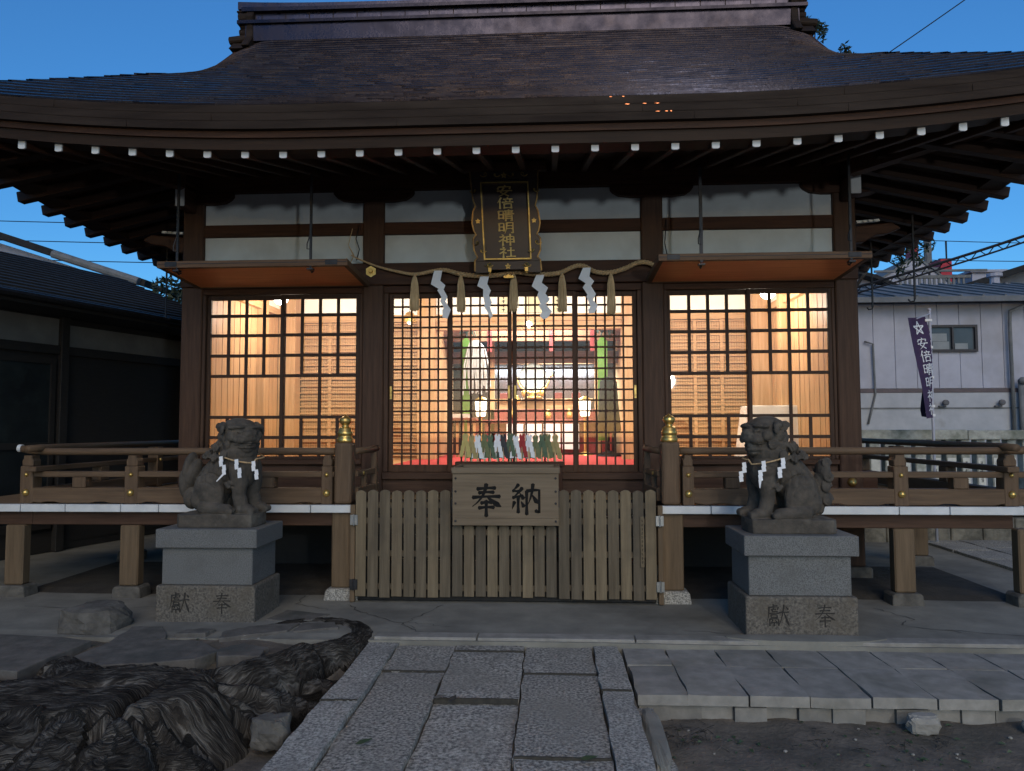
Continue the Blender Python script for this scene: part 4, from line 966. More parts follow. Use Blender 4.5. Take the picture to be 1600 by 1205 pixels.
SH = [(-1.185, [(-.05, 0), (.055, 0), (.03, -.135), (.095, -.19), (.07, -.245), (.125, -.345), (.095, -.405), (.165, -.505), (.125, -.625), (.06, -.61), (.055, -.505), (.075, -.48), (.03, -.405), (.045, -.345), (-.01, -.255), (.005, -.235), (-.095, -.175)]),
      (-.69, [(-.055, 0), (.055, 0), (.035, -.10), (.08, -.185), (.055, -.245), (.095, -.34), (.07, -.40), (.105, -.50), (.075, -.555), (.02, -.43), (.0, -.41), (.0, -.345), (-.02, -.255), (-.02, -.165), (-.095, -.125)]),
      (-.105, [(-.05, 0), (.055, 0), (.02, -.105), (.10, -.165), (.065, -.24), (.125, -.315), (.07, -.38), (.15, -.475), (.09, -.555), (.035, -.57), (-.01, -.525), (.025, -.475), (-.02, -.40), (.0, -.37), (-.04, -.265), (-.02, -.215), (-.11, -.145)]),
      (.385, [(-.05, 0), (.05, 0), (.03, -.115), (.09, -.175), (.05, -.235), (.11, -.345), (.07, -.42), (.135, -.49), (.09, -.585), (.02, -.595), (.01, -.545), (.04, -.50), (-.01, -.38), (.0, -.35), (-.055, -.255), (-.02, -.20), (-.11, -.14)])]
for i, (x, poly) in enumerate(SH):
    c = at(x); z0 = c[1] - c[2] * .5; b = MB(); k = len(poly)
    fy = lambda v: RY - .045 + .012 * math.sin(v * 26) + (.03 if i % 2 else -.01) * v
    P = [(x + u * .82, z0 + v * .82) for u, v in poly]
    vs = [(u, fy(v - z0), v) for u, v in P] + [(u, fy(v - z0) + .003, v) for u, v in P]
    b.add(vs, [tuple(range(k)), tuple(range(k, 2 * k))[::-1]] + [(q, q + k, (q + 1) % k + k, (q + 1) % k) for q in range(k)])
    o = tag(b.build("paper_streamer", PAPER, None), sl_[i], "paper streamer", "paper streamers on the rope")
    bm = bmesh.new(); bm.from_mesh(o.data); bmesh.ops.triangulate(bm, faces=bm.faces); bm.to_mesh(o.data); bm.free()

# ================================================================== RAISED SHUTTERS AND IRON RODS
def shutter(label, x0, x1):
    t = thing("raised_shutter", ((x0 + x1) / 2, 7.4, 3.1), label, "shutter", "raised shutters")
    ya, za, yb, zb = 7.765, 3.075, 6.95, 3.12
    f = lambda y: za + (zb - za) * (ya - y) / (ya - yb)
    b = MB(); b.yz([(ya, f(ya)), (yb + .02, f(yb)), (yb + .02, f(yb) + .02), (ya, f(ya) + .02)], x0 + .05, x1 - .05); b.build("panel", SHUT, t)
    b = MB()
    b.box(x0, x1, yb - .03, yb + .02, f(yb) - .004, f(yb) + .062); b.box(x0, x1, ya - .03, ya, f(ya) - .004, f(ya) + .06)
    b.build("frame", SHFR, t, bevel=.004)
    b = MB()
    for x in (x0, x1 - .049): b.yz([(ya - .031, f(ya) - .003), (yb + .021, f(yb) - .003), (yb + .021, f(yb) + .058), (ya - .031, f(ya) + .058)], x, x + .049)
    for k in range(1, 8): x = x0 + (x1 - x0) * k / 8; b.yz([(ya - .03, f(ya) + .021), (yb + .02, f(yb) + .021), (yb + .02, f(yb) + .052), (ya - .03, f(ya) + .05)], x - .012, x + .012)
    b.build("frame_side", SHFR, t, bevel=.004)
    b = MB(); b.box(x0 + .01, x1 - .01, yb - .035, yb - .0301, f(yb) + .03, f(yb) + .036); b.build("iron_strip", IRON, t)
    b = MB()
    for x in (x0 + .08, x1 - .22):
        b.box(x, x + .12, yb - .034, yb - .0302, f(yb) + .006, f(yb) + .054)
    b.each("iron_fitting", IRON, t, bevel=.003)
shutter("raised shutter with orange underside over the lattice windows left of the rope", -3.84, -1.95)
shutter("raised shutter with orange underside over the lattice windows right of the rope", 1.02, 2.99)
rods = [(-2.315, 6.93, 3.09, 4.02, "left shutter, near its inner end"), (-3.64, 6.93, 3.09, 4.05, "left shutter, near the corner column"), (1.422, 6.93, 3.08, 4.02, "right shutter, near the rope"), (2.80, 6.93, 3.09, 4.10, "right shutter, near the white tipped nosing")]
for i, (x, y, z0, z1, lb) in enumerate(rods):
    t = thing("iron_rod", (x, y, z0), "black iron hanging rod holding up the " + lb, "rod", "iron rods hanging from the eave")
    b = MB(); b.box(x - .011, x + .011, y - .009, y + .009, z0 + .02, z1) if i != 2 else b.box(x - .015, x + .015, y - .009, y + .009, z0 + .02, z1); b.build("shaft", IRON, t)
    b = MB(); b.tube([(x, y, z0 + .03), (x, y - .01, z0 - .01), (x, y + .04, z0 - .028), (x, y + .08, z0 - .01)], .008, 6); b.box(x - .03, x + .03, y - .03, y + .03, z0 - .012, z0 + .004); b.build("hook", IRON, t)
    b = MB(); b.tube([(x - .004, y - .012, z0 + .33), (x - .03, y - .02, z0 + .24), (x - .03, y - .02, z0 + .19), (x, y - .012, z0 + .19)], .006, 5); b.build("latch", IRON, t)
for i, (x, y, z0, z1) in enumerate([(3.98, 8.2, 2.93, 4.02), (4.0, 9.3, 3.02, 4.0), (4.02, 10.4, 3.06, 4.0)]):
    t = thing("iron_rod", (x, y, z0), "empty iron hook rod under the side eave, %s" % ["closest to the front", "middle one of three", "farthest back"][i], "rod", "empty hook rods beside the hall")
    b = MB(); b.box(x - .009, x + .009, y - .008, y + .008, z0 + .01, z1); b.build("shaft", IRON, t)
    b = MB(); b.tube([(x, y, z0 + .02), (x - .01, y, z0 - .01), (x - .05, y, z0 - .018), (x - .07, y, z0 + .01)], .008, 6); b.build("hook", IRON, t)
lt = [(-5.05, 9.9, 2.9, 3.98)]
t = thing("iron_rod", (-4.86, 9.0, 2.95), "empty iron hook rod under the eave beside the dark house", "rod")
b = MB(); b.box(-4.869, -4.851, 8.992, 9.008, 2.95, 4.0); b.build("shaft", IRON, t)
b = MB(); b.tube([(-4.86, 9.0, 2.97), (-4.85, 9.0, 2.94), (-4.81, 9.0, 2.935), (-4.79, 9.0, 2.96)], .008, 6); b.build("hook", IRON, t)
for i, (p) in enumerate([[(-2.07, FY - .01, 3.75), (-2.10, FY - .02, 3.6), (-2.06, FY - .03, 3.48), (-2.09, FY - .03, 3.36)], [(1.235, FY - .01, 3.75), (1.215, FY - .02, 3.5), (1.235, FY - .03, 3.38), (1.30, FY - .03, 3.33), (1.38, FY - .035, 3.325)]]):
    b = MB(); b.tube(p, .006, 6); tag(b.build("electric_cable", IRON, None, smooth=True), ["thin black cable hanging beside the second column from the left", "thin black cable looping down beside the third column"][i], "cable")
# ================================================================== STONE LIONS ON THEIR PEDESTALS
def curl(mb, c, nrm, r, turns=1.6, s=1, th=.013):
    """raised spiral lock of mane"""
    n = Vector(nrm).normalized(); u = n.cross(Vector((0, 0, 1))); u = u.normalized() if u.length > .1 else Vector((1, 0, 0)); v = n.cross(u)
    pts = []
    for k in range(16):
        q = k / 15; a = s * turns * 2 * math.pi * q; rr = r * (1 - .8 * q); pts.append(Vector(c) + u * rr * math.cos(a) + v * rr * math.sin(a) + n * .012 * q)
    mb.tube(pts, [th * (1.1 - .3 * k / 15) for k in range(16)], 7)
    mb.ball(Vector(c) - n * .012, r * .85, n=10, m=8)
def limb(mb, pts, rad, n=14):
    P = [Vector(p) for p in pts]; Q, Rr = [], []
    for i in range(len(P) - 1):
        for k in range(5):
            t = k / 5; Q.append(P[i].lerp(P[i + 1], t)); t2 = t * t * (3 - 2 * t); Rr.append(rad[i] * (1 - t2) + rad[i + 1] * t2)
    Q.append(P[-1]); Rr.append(rad[-1]); mb.tube(Q, Rr, n)
    for p, r in ((P[0], rad[0]), (P[-1], rad[-1])): mb.ball(p, r * .98, n=12, m=8)
def lion(s, cx, cy, z0, open_mouth, label, turn):
    t = thing("stone_lion", (cx, cy, z0), label, "lion statue", "pair of guardian lions")
    mb = MB(); V = lambda f, y, z: (f, y, z)
    # plinth with worn rounded corners
    pl_ = [(-.325, -.15), (-.29, -.19), (.24, -.19), (.31, -.17), (.33, -.10), (.33, .10), (.29, .18), (-.28, .18), (-.325, .13)]
    mb.prism(pl_, lambda u, v, d: (u, v, d), .0, .105); mb.ball((.22, -.06, .075), (.12, .12, .055)); mb.ball((-.2, -.05, .075), (.13, .14, .05))
    # trunk
    mb.ball((-.105, 0, .28), (.145, .145, .175)); mb.ball((-.06, 0, .36), (.145, .135, .16))
    limb(mb, [(-.08, 0, .36), (.03, 0, .47), (.12, 0, .57)], [.14, .14, .14], 18); mb.ball((.165, -.01, .46), (.125, .145, .165)); mb.ball((.13, -.01, .60), (.155, .16, .14))
    for y in (-1, 1):
        rot = Matrix.Rotation(R(-18), 3, 'Y')
        mb.ball((-.075, y * .105, .275), (.125, .070, .165), rot); mb.ball((-.14, y * .085, .22), (.105, .075, .10))
        limb(mb, [(-.10, y * .135, .155), (.0, y * .15, .145), (.10, y * .15, .14)], [.06, .05, .045]); 
        for k in range(3): mb.ball((.125, y * .15 + (k - 1) * .03, .13), (.035, .019, .026))
        f0 = .17 if y < 0 else .205
        limb(mb, [(f0 - .01, y * .10, .47), (f0 + .01, y * .105, .36), (f0 + .005, y * .10, .25), (f0 + .03, y * .10, .15)], [.085, .07, .056, .056])
        mb.ball((f0 + .065, y * .10, .14), (.07, .062, .042))
        for k in range(4): mb.ball((f0 + .12, y * .10 + (k - 1.5) * .029, .128), (.034, .018, .03))
        curl(mb, (f0 - .06, y * .158, .33), (-.2, y, .1), .035, 1.3, y, .009)
    # tail: upright fan of locks
    if open_mouth:
        limb(mb, [(-.24, 0, .17), (-.255, 0, .28), (-.27, 0, .40)], [.05, .06, .055]); mb.ball((-.285, 0, .44), (.055, .09, .10))
        for k, (a, b, c, r) in enumerate([(-.295, -.05, .50, .045), (-.30, -.06, .42, .05), (-.29, -.05, .33, .05), (-.285, .05, .47, .05), (-.30, -.04, .235, .055)]): curl(mb, (a, b, c), (-.35, -.8 if b < 0 else .8, .1), r, 1.4, 1 if k % 2 else -1, .014)
    else:
        for (a, c, rx, rz, tl) in [(-.30, .46, .05, .13, 14), (-.335, .33, .045, .12, -6), (-.27, .40, .055, .14, 22)]: mb.ball((a, .0, c), (rx, .085, rz), Matrix.Rotation(R(tl), 3, 'Y'))
        mb.ball((-.27, 0, .22), (.07, .09, .09))
    # head
    H = Vector((.185 if open_mouth else .155, -.035, .735)); M3 = Matrix.Rotation(R(-turn), 3, 'Z') @ Matrix.Rotation(R(6), 3, 'Y')
    def hp(f, y, z): return H + M3 @ Vector((f, y, z))
    def hb(f, y, z, r, n=14, m=10): mb.ball(hp(f, y, z), r, M3, n, m)
    hb(0, 0, .0, (.135, .155, .118)); hb(-.03, 0, .06, (.12, .135, .062)); hb(-.07, 0, -.05, (.12, .16, .13))
    hb(.105, 0, -.022, (.08, .10, .050)); hb(.15, 0, .012, (.035, .052, .030))                         # upper muzzle, nose
    for y in (-1, 1):
        hb(.165, y * .030, .006, (.018, .020, .017)); hb(.098, y * .062, -.038, (.072, .05, .040))             # nostrils, lips
        hb(.088, y * .068, .062, (.040, .055, .021)); hb(.070, y * .115, .056, (.03, .045, .019))             # brow
        hb(.105, y * .060, .024, (.030, .032, .022)); hb(.132, y * .062, .024, (.010, .014, .012))            # eyes
        hb(.05, y * .118, -.012, (.055, .04, .05))                                                       # cheek
        hb(-.03, y * .150, .062, (.045, .025, .032), 12, 8); hb(.0, y * .172, .048, (.04, .022, .028), 12, 8); hb(.02, y * .182, .022, (.026, .015, .03), 10, 8)    # ears
        for (f, yy, z, r) in [(.03, .135, -.085, .042), (-.035, .150, -.03, .04), (-.06, .15, -.105, .045), (.005, .12, -.145, .04), (-.09, .145, .035, .04), (-.11, .12, -.165, .045)]:
            curl(mb, hp(f, y * yy, z), M3 @ Vector((.25, y, -.05)), r, 1.5, y, .012)
    zj = -.098 if open_mouth else -.082
    hb(.085, 0, zj - .012, (.078, .088, .028)); hb(.10, 0, zj - .035, (.05, .06, .03)); hb(.05, 0, zj, (.09, .10, .035) if not open_mouth else (.06, .085, .04))
    if open_mouth:
        for k in range(7): y = (k - 3) * .024; hb(.150 - .03 * (k - 3) ** 2 / 9, y, -.066, (.010, .010, .012), 8, 6)
        hb(.11, 0, -.085, (.05, .045, .014))
    else: mb.tube([hp(.03, -.115, -.068), hp(.12, -.085, -.070), hp(.172, 0, -.066), hp(.12, .085, -.070), hp(.03, .115, -.068)], .012, 8)
    for k in range(5): a = (k - 2) * .55; curl(mb, hp(-.10, .085 * math.sin(a) * 1.3, .075 - .02 * abs(k - 2)), M3 @ Vector((-.4, math.sin(a), 1)), .036, 1.4, 1 if k % 2 else -1, .011)
    for k, (f, y, z, r) in enumerate([(-.02, -.135, .62, .045), (.06, -.165, .57, .045), (-.03, -.145, .54, .042), (-.10, -.10, .57, .045), (-.10, .1, .57, .045), (-.06, 0, .64, .05), (-.12, 0, .58, .045)]): curl(mb, (f, y, z), (-.25, y * 6, .3), r, 1.4, 1 if k % 2 else -1, .011)
    # to world (mirrored for the one that looks to the left)
    wv = [(cx + s * p[0], cy + p[1], z0 + p[2] * (1 + .05 * max(0, min(1, p[2] * 3)))) for p in mb.v]; mb.v = wv
    raw = mb.build("carved_body", LION, t)
    rm = raw.modifiers.new('r', 'REMESH'); rm.mode = 'VOXEL'; rm.voxel_size = .0056
    sm_ = raw.modifiers.new('s', 'SMOOTH'); sm_.factor = .5; sm_.iterations = 1
    dg = bpy.context.evaluated_depsgraph_get(); me = bpy.data.meshes.new_from_object(raw.evaluated_get(dg)); me.name = "carved_body"
    old = raw.data; raw.modifiers.clear(); raw.data = me; bpy.data.meshes.remove(old); me.materials.clear(); me.materials.append(LION)
    n = len(me.vertices); cov = np.empty(n * 3, dtype=np.float32); me.vertices.foreach_get('co', cov); cov = cov.reshape(-1, 3)
    nm = np.empty(n * 3, dtype=np.float32); me.vertex_normals.foreach_get('vector', nm); nm = nm.reshape(-1, 3)
    h = (fbm(cov[:, 0] * 22 + cov[:, 2] * 9 + 40, cov[:, 2] * 22 + cov[:, 1] * 15 + 40, 4) - .45) * .006
    LF = cov.copy(); LF[:, 0] *= s; LF[:, 2] /= (1 + .05 * np.clip(LF[:, 2] * 3, 0, 1))
    def seg(Q, a, b):
        a = np.array(a, dtype=np.float32); b = np.array(b, dtype=np.float32); t_ = np.clip(((Q - a) @ (b - a)) / ((b - a) @ (b - a)), 0, 1); return np.linalg.norm(Q - a - t_[:, None] * (b - a), axis=1)
    def groove(pts, r, dep, flat=False):
        nonlocal h
        Q = LF[:, [0, 2]] if flat else LF; d = np.full(len(LF), 9.)
        for a, b in zip(pts, pts[1:]): d = np.minimum(d, seg(Q, a, b))
        g_ = dep * np.exp(-(d / r) ** 2)
        if flat: g_ = g_ * np.clip((np.abs(LF[:, 1]) - .05) / .05, 0, 1)
        h = h - g_
    H3 = lambda *q: [tuple(hp(*v)) for v in q]
    groove(H3((.03, -.125, -.062), (.12, -.09, -.072), (.185, 0, -.068), (.12, .09, -.072), (.03, .125, -.062)), .008, .014 if not open_mouth else .02)
    for y in (-1, 1):
        groove(H3((.165, y * .02, .05), (.15, y * .055, .02), (.14, y * .075, -.02)), .007, .010); groove(H3((.13, y * .025, .045), (.11, y * .11, .042)), .007, .011); groove(H3((.135, y * .03, .008), (.105, y * .105, .012)), .006, .010)
        groove(H3((.07, y * .125, .035), (.07, y * .14, -.02), (.05, y * .13, -.075)), .008, .012); groove(H3((.06, y * .10, .088), (.10, y * .05, .078), (.105, 0, .070)), .007, .009)
        groove(H3((-.04, y * .165, .085), (-.02, y * .175, .05), (.0, y * .19, .03)), .006, .010)
    arc = lambda cx_, cz_, r, a0, a1: [(cx_ + r * math.cos(R(a)), cz_ + r * math.sin(R(a))) for a in np.linspace(a0, a1, 14)]
    groove(arc(-.09, .27, .155, -20, 130), .009, .014, True); groove(arc(-.10, .25, .10, 10, 100), .008, .006, True); groove(arc(.165, .40, .085, 80, 260), .009, .010, True)
    for k in range(5): groove([(.06 - .035 * k, .68 - .01 * k), (.02 - .035 * k, .60 - .012 * k), (.035 - .045 * k, .53 - .02 * k)], .008, .010, True)
    for k in range(3): groove(arc(.0 + .05 * k, .40, .10, 150, 205), .008, .006, True)
    me.vertices.foreach_set('co', (cov + nm * h[:, None]).ravel()); me.polygons.foreach_set('use_smooth', [True] * len(me.polygons))
    # twisted cord round the neck with paper streamers
    c = MB(); ring = []
    for k in range(41):
        a = 2 * math.pi * k / 40; f, y = .155 + .178 * math.cos(a), -.015 + .185 * math.sin(a); ring.append((cx + s * f, cy + y, z0 + .61 - .045 * math.cos(a) - .035 * (y < -.1) * 1 - .02 * max(0, -math.sin(a))))
    c.tube(ring, .0065, 6, False); c.build("neck_cord", ROPE, t, smooth=True)
    for k, a in enumerate((-2.15, -1.35, -.62) if not open_mouth else (-1.95, -1.15, -.15)):
        f, y = .155 + .186 * math.cos(a), -.015 + .197 * math.sin(a); b = MB(); q = MB(); x = cx + s * f
        zz = z0 + .565 - .03 * math.cos(a) 
        for j in range(4): xo = x + s * (.013 * j - (.012 if j % 2 else 0)); q.prism([(xo - .015, zz - .035 * j), (xo + .015, zz - .035 * j + .006), (xo + .021 * 1.0, zz - .035 * j - .040), (xo - .009, zz - .035 * j - .046)], XZ, cy + y - .012 - .003 * (j % 2), cy + y - .0095 - .003 * (j % 2))
        if k == (0 if not open_mouth else 1): q.prism([(x + s * .028 - .012, zz - .14), (x + s * .028 + .012, zz - .14), (x - .028, zz - .205), (x - .034, zz - .20)], XZ, cy + y - .014, cy + y - .0115)
        q.build("paper_streamer", PAPER, t)
    return t
lion(1, -2.775, 6.15, .735, False, "closed mouthed guardian lion of dark stone on the left pedestal", 40)
lion(-1, 1.85, 5.95, .735, True, "open mouthed guardian lion of dark stone on the right pedestal", 26)
def pedestal(x0, x1, y0, dep, label, txt):
    t = thing("pedestal", ((x0 + x1) / 2, y0 + dep / 2, 0), label, "pedestal", "granite pedestals of the lions")
    b = MB(); b.box(x0, x1, y0, y0 + dep, -.06, .283); b.build("base_block", GRANB, t, bevel=.016, seg=2)
    b = MB(); b.box(x0 + .035, x1 - .035, y0 + .03, y0 + dep - .03, .284, .583); b.build("middle_block", GRAN, t, bevel=.005)
    b = MB(); b.box(x0 - .005, x1 + .012, y0 - .012, y0 + dep + .012, .584, .735); b.build("cap_slab", GRAN, t, bevel=.006)
    b = MB()
    for ch, u in txt: glyph(b, ch, u, .065, .165, XZ, y0 + .004, y0 - .0012, 6.5, .0002)
    b.build("carved_lettering", mat("carved_shadow_%d" % int(x0 * 10), (.022, .02, .018), (.03, .027, .024), .95, 0, 30), t)
pedestal(-3.205, -2.385, 5.88, .56, "granite pedestal under the closed mouthed lion", [('献', -3.085), ('奉', -2.735)])
pedestal(1.448, 2.275, 5.68, .58, "granite pedestal under the open mouthed lion", [('献', 1.60), ('奉', 1.945)])

# ================================================================== OLD STUMP, ROCKS, FLAGSTONES, LEAVES
gx = np.arange(-4.3, -1.10, .0125); gy = np.arange(2.7, 6.0, .0125); GX0, GY0 = np.meshgrid(gx, gy)
GX = GX0 + .20 * (fbm(GX0 * 2.3 + 3, GY0 * 2.3, 3) - .45); GY = GY0 + .20 * (fbm(GX0 * 2.3 + 33, GY0 * 2.3 + 9, 3) - .45)
def cap(ax, ay, ah, bx, by, bh, ra, rb, mx=0., my=0.):
    """a root: a rounded ridge from a to b, bent sideways by (mx, my) in the middle; returns height and the fibre coordinate"""
    best = np.zeros_like(GX); fib = np.zeros_like(GX); N_ = 7
    P_ = [(ax + (bx - ax) * t + mx * 4 * t * (1 - t), ay + (by - ay) * t + my * 4 * t * (1 - t), ah + (bh - ah) * t, ra + (rb - ra) * t) for t in np.linspace(0, 1, N_)]
    for (x0, y0, h0, r0), (x1, y1, h1, r1) in zip(P_, P_[1:]):
        dx, dy = x1 - x0, y1 - y0; t = np.clip(((GX - x0) * dx + (GY - y0) * dy) / (dx * dx + dy * dy), 0, 1)
        sg = (GX - x0) * dy - (GY - y0) * dx; d = np.hypot(GX - x0 - t * dx, GY - y0 - t * dy); q = d / (r0 + (r1 - r0) * t)
        hh = (h0 + (h1 - h0) * t) * np.sqrt(np.clip(1 - q ** 2, 0, 1)) ** .8; m_ = hh > best; best = np.where(m_, hh, best); fib = np.where(m_, np.sign(sg) * q * (r0 + (r1 - r0) * t) , fib)
    return best, fib
e = np.hypot((GX + 2.28) / .72, (GY - 3.60) / .38); A = np.clip((1.22 - e) / .42, 0, 1); A = A * A * (3 - 2 * A) * (.325 + .04 * (GX + 2.25) + .05 * (fbm(GX * 3, GY * 3, 3) - .45))
Hh, FB = A, GY * 1.0
for q in [(-1.75, 3.85, .33, -1.52, 4.50, .27, .17, .14, .05, 0), (-1.52, 4.45, .26, -1.36, 4.95, .21, .13, .13, .05, 0), (-1.36, 4.9, .21, -1.62, 5.38, .19, .13, .11, .12, .05), (-1.62, 5.38, .19, -2.02, 5.22, .17, .10, .10, 0, .1), (-2.02, 5.22, .17, -2.12, 4.80, .10, .10, .10, -.08, 0),
          (-1.70, 3.70, .31, -1.30, 4.02, .04, .15, .07, .06, .02), (-1.72, 3.55, .30, -1.40, 3.72, .04, .13, .07, 0, .05), (-1.85, 3.42, .31, -1.58, 3.25, .07, .17, .12), (-2.0, 3.33, .33, -1.85, 2.85, .10, .19, .16, .05, 0), (-2.2, 3.32, .33, -2.15, 2.8, .12, .19, .16), (-2.42, 3.30, .33, -2.42, 2.75, .12, .20, .17),
          (-2.62, 3.32, .32, -2.72, 2.8, .10, .20, .16, -.04, 0), (-2.8, 3.42, .29, -3.05, 2.95, .08, .20, .15), (-2.9, 3.70, .24, -3.40, 4.30, .08, .20, .12, -.1, .1), (-2.6, 3.92, .28, -2.92, 4.38, .20, .18, .13), (-2.92, 4.36, .20, -3.35, 4.60, .05, .13, .10), (-3.0, 3.6, .24, -3.9, 3.72, .06, .18, .12, 0, .1), (-1.60, 4.1, .22, -1.27, 4.42, .03, .10, .07), (-2.2, 3.9, .28, -1.9, 4.5, .08, .16, .10, .1, .05)]:
    h_, f_ = cap(*q); m_ = h_ > Hh; Hh = np.where(m_, h_, Hh); FB = np.where(m_, f_ + 3 * q[0], FB)
th = np.arctan2(GY - 3.6, GX + 2.25); rad = np.hypot(GX + 2.25, GY - 3.6); edge = np.clip(1 - np.abs(e - 1.0) / .30, 0, 1) * (Hh > .02)
rid = lambda a, b: 1 - np.abs(vn(a, b) - .5) * 2
FW = FB + .05 * (fbm(GX0 * 7 + 8, GY0 * 7, 3) - .45) + .016 * (fbm(GX0 * 34 + 2, GY0 * 34, 3) - .45)
fibre = rid(FW * 26, GX0 * 1.6 + 7) * .55 + rid(FW * 58, GX0 * 3 + 3) * .3 + rid(FW * 110 + 5, GX0 * 6) * .15
cleft = np.clip((vn(th * 11 + 30, rad * 1.5) - .56) * 5, 0, 1) * edge
top = np.clip(1.0 - e, 0, 1) * 3
Hh = np.where(Hh > .012, Hh + (fibre - .55) * .013 - cleft * .075 + .022 * (fbm(GX0 * 9, GY0 * 9, 2) - .45) + .012 * (fbm(GX0 * 30, GY0 * 30, 3) - .45), 0)
holl = np.exp(-((GX0 + 2.28) / .17) ** 2 - ((GY0 - 3.66) / .028) ** 2) * .09 + np.exp(-((GX0 + 2.62) / .07) ** 2 - ((GY0 - 3.80) / .05) ** 2) * .07 + np.exp(-((GX0 + 1.98) / .035) ** 2 - ((GY0 - 3.45) / .2) ** 2) * .09
Hh = Hh - holl * (Hh > .1)
SC_ = 1.104; Zs = np.where(Hh > .004, -.17 + Hh * 1.0, -.30)
tn_ = np.clip(.42 + 1.25 * (fibre - .42) + .5 * (fbm(GX0 * 3 + 60, GY0 * 3, 3) - .45), .16, 1.5)
st = MB(); st.grid([[(min(GX0[i, j] * SC_, -1.335), GY0[i, j] * SC_, Zs[i, j]) for j in range(len(gx))] for i in range(len(gy))]); st.t = [float(v) for v in tn_.ravel()]
keep = []
for f in st.f:
    if max(st.v[i][2] for i in f) > -.29: keep.append(f)
used = sorted({i for f in keep for i in f}); mp_ = {o: n for n, o in enumerate(used)}
st.v = [st.v[i] for i in used]; st.t = [st.t[i] for i in used]; st.f = [tuple(mp_[i] for i in f) for f in keep]
FV = np.stack([FW, .35 * FB + GX0, GY0], -1).reshape(-1, 3)[used]; st.t = [1.] * len(st.v)
so_ = st.build("tree_stump", STUMP, None, smooth=True); at_ = so_.data.attributes.new('fib', 'FLOAT_VECTOR', 'POINT'); at_.data.foreach_set('vector', FV.astype(np.float32).ravel())
tag(so_, "huge weathered tree stump with spreading roots at the edge of the path", "tree stump")
def rock(name, c, r, label, m=ROCK, seed=1, flat=.0, grp=None, cat="rock", n=28):
    b = MB(); b.ball(c, r, n=n, m=n // 2)
    o = []
    for x, y, z in b.v:
        d = Vector((x - c[0], y - c[1], z - c[2])); l = Vector((d.x / r[0], d.y / r[1], d.z / r[2])); k = 1 + .5 * (float(fbm(l.x * 1.7 + seed * 7, l.y * 1.7 + l.z * 2.3 + seed, 4)) - .47)
        bx = max(abs(l.x), abs(l.y), abs(l.z)) ; k *= (1 / bx) ** .45
        o.append((c[0] + d.x * k, c[1] + d.y * k, c[2] + min(d.z * k, r[2] * .86 + .12 * flat * d.x)))
    b.v = o; return tag(b.build(name, m, None, smooth=False, bevel=0), label, cat, grp)
rock("rock", (-3.60, 5.72, .03), (.25, .22, .16), "angular brown rock on the ground left of the carved pedestal", ROCK, 3)
def flag(poly, z, label, m=FLAG):
    b = MB(); n = []
    for i in range(len(poly)):
        a, c = np.array(poly[i]), np.array(poly[(i + 1) % len(poly)])
        for q in np.linspace(0, 1, 5)[:-1]: n.append(tuple(a * (1 - q) + c * q + (RNG.random(2) - .5) * .022))
    b.prism(n, lambda u, v, d: (u, v, d + .012 * (float(vn(u * 5, v * 5)) - .5)), z - .12, z); o = b.build("flagstone", m, None, bevel=.007, seg=2)
    bm = bmesh.new(); bm.from_mesh(o.data); bmesh.ops.triangulate(bm, faces=[f for f in bm.faces if len(f.verts) > 4]); bm.to_mesh(o.data); bm.free()
    tag(o, label, "flagstone", "flagstones round the stump"); return o
flag([(-3.0, 4.75), (-2.38, 4.90), (-2.30, 5.10), (-2.55, 5.32), (-2.85, 5.36), (-3.05, 5.05)], 0.010, "broad brown flagstone behind the stump", FLAG)
flag([(-3.30, 4.72), (-3.05, 4.74), (-2.86, 5.42), (-3.05, 5.72), (-3.28, 5.70), (-3.2, 5.2)], 0.007, "long narrow flagstone strip running to the left pedestal", FLAG)
flag([(-2.25, 4.93), (-1.98, 4.97), (-2.0, 5.18), (-2.2, 5.24), (-2.33, 5.13)], 0.019, "small brown flagstone tucked against the looped root", FLAG)
flag([(-2.83, 5.47), (-2.60, 5.50), (-2.58, 5.63), (-2.80, 5.62)], 0.017, "small square flagstone in front of the left pedestal", FLAG)
flag([(-2.45, 5.40), (-2.02, 5.62), (-2.0, 5.84), (-2.36, 5.74), (-2.5, 5.58)], 0.012, "pale flagstone between the left pedestal and the looped root", FLAG)
flag([(-1.98, 5.60), (-1.66, 5.72), (-1.72, 5.88), (-1.98, 5.84)], 0.010, "pale flagstone at the right corner of the left pedestal", FLAG)
flag([(-2.32, 5.95), (-1.95, 5.92), (-1.85, 6.15), (-2.25, 6.25)], 0.008, "flat grey flagstone right beside the left pedestal", FLAG)
flag([(-4.6, 4.9), (-3.4, 4.6), (-3.36, 5.3), (-3.85, 5.42), (-4.7, 5.45)], .01, "wide dark flagstone at the left edge of the ground", FLAG)
rock("rock", (2.12, 4.44, -.15), (.09, .05, .06), "pale broken stone under the terrace edge", TILE, 8, cat="rock")
rock("rock", (2.72, 4.44, -.15), (.05, .035, .035), "small pale stone under the terrace edge, right of the larger one", TILE, 5, cat="rock")
rock("rock", (.545, 4.05, -.15), (.06, .42, .085), "long bluish stone lying against the right kerb of the path", CONC, 6, cat="rock")
rock("rock", (-1.5, 3.95, -.06), (.10, .09, .09), "small mossy stone between the stump roots and the kerb", ROCK, 11, cat="rock")
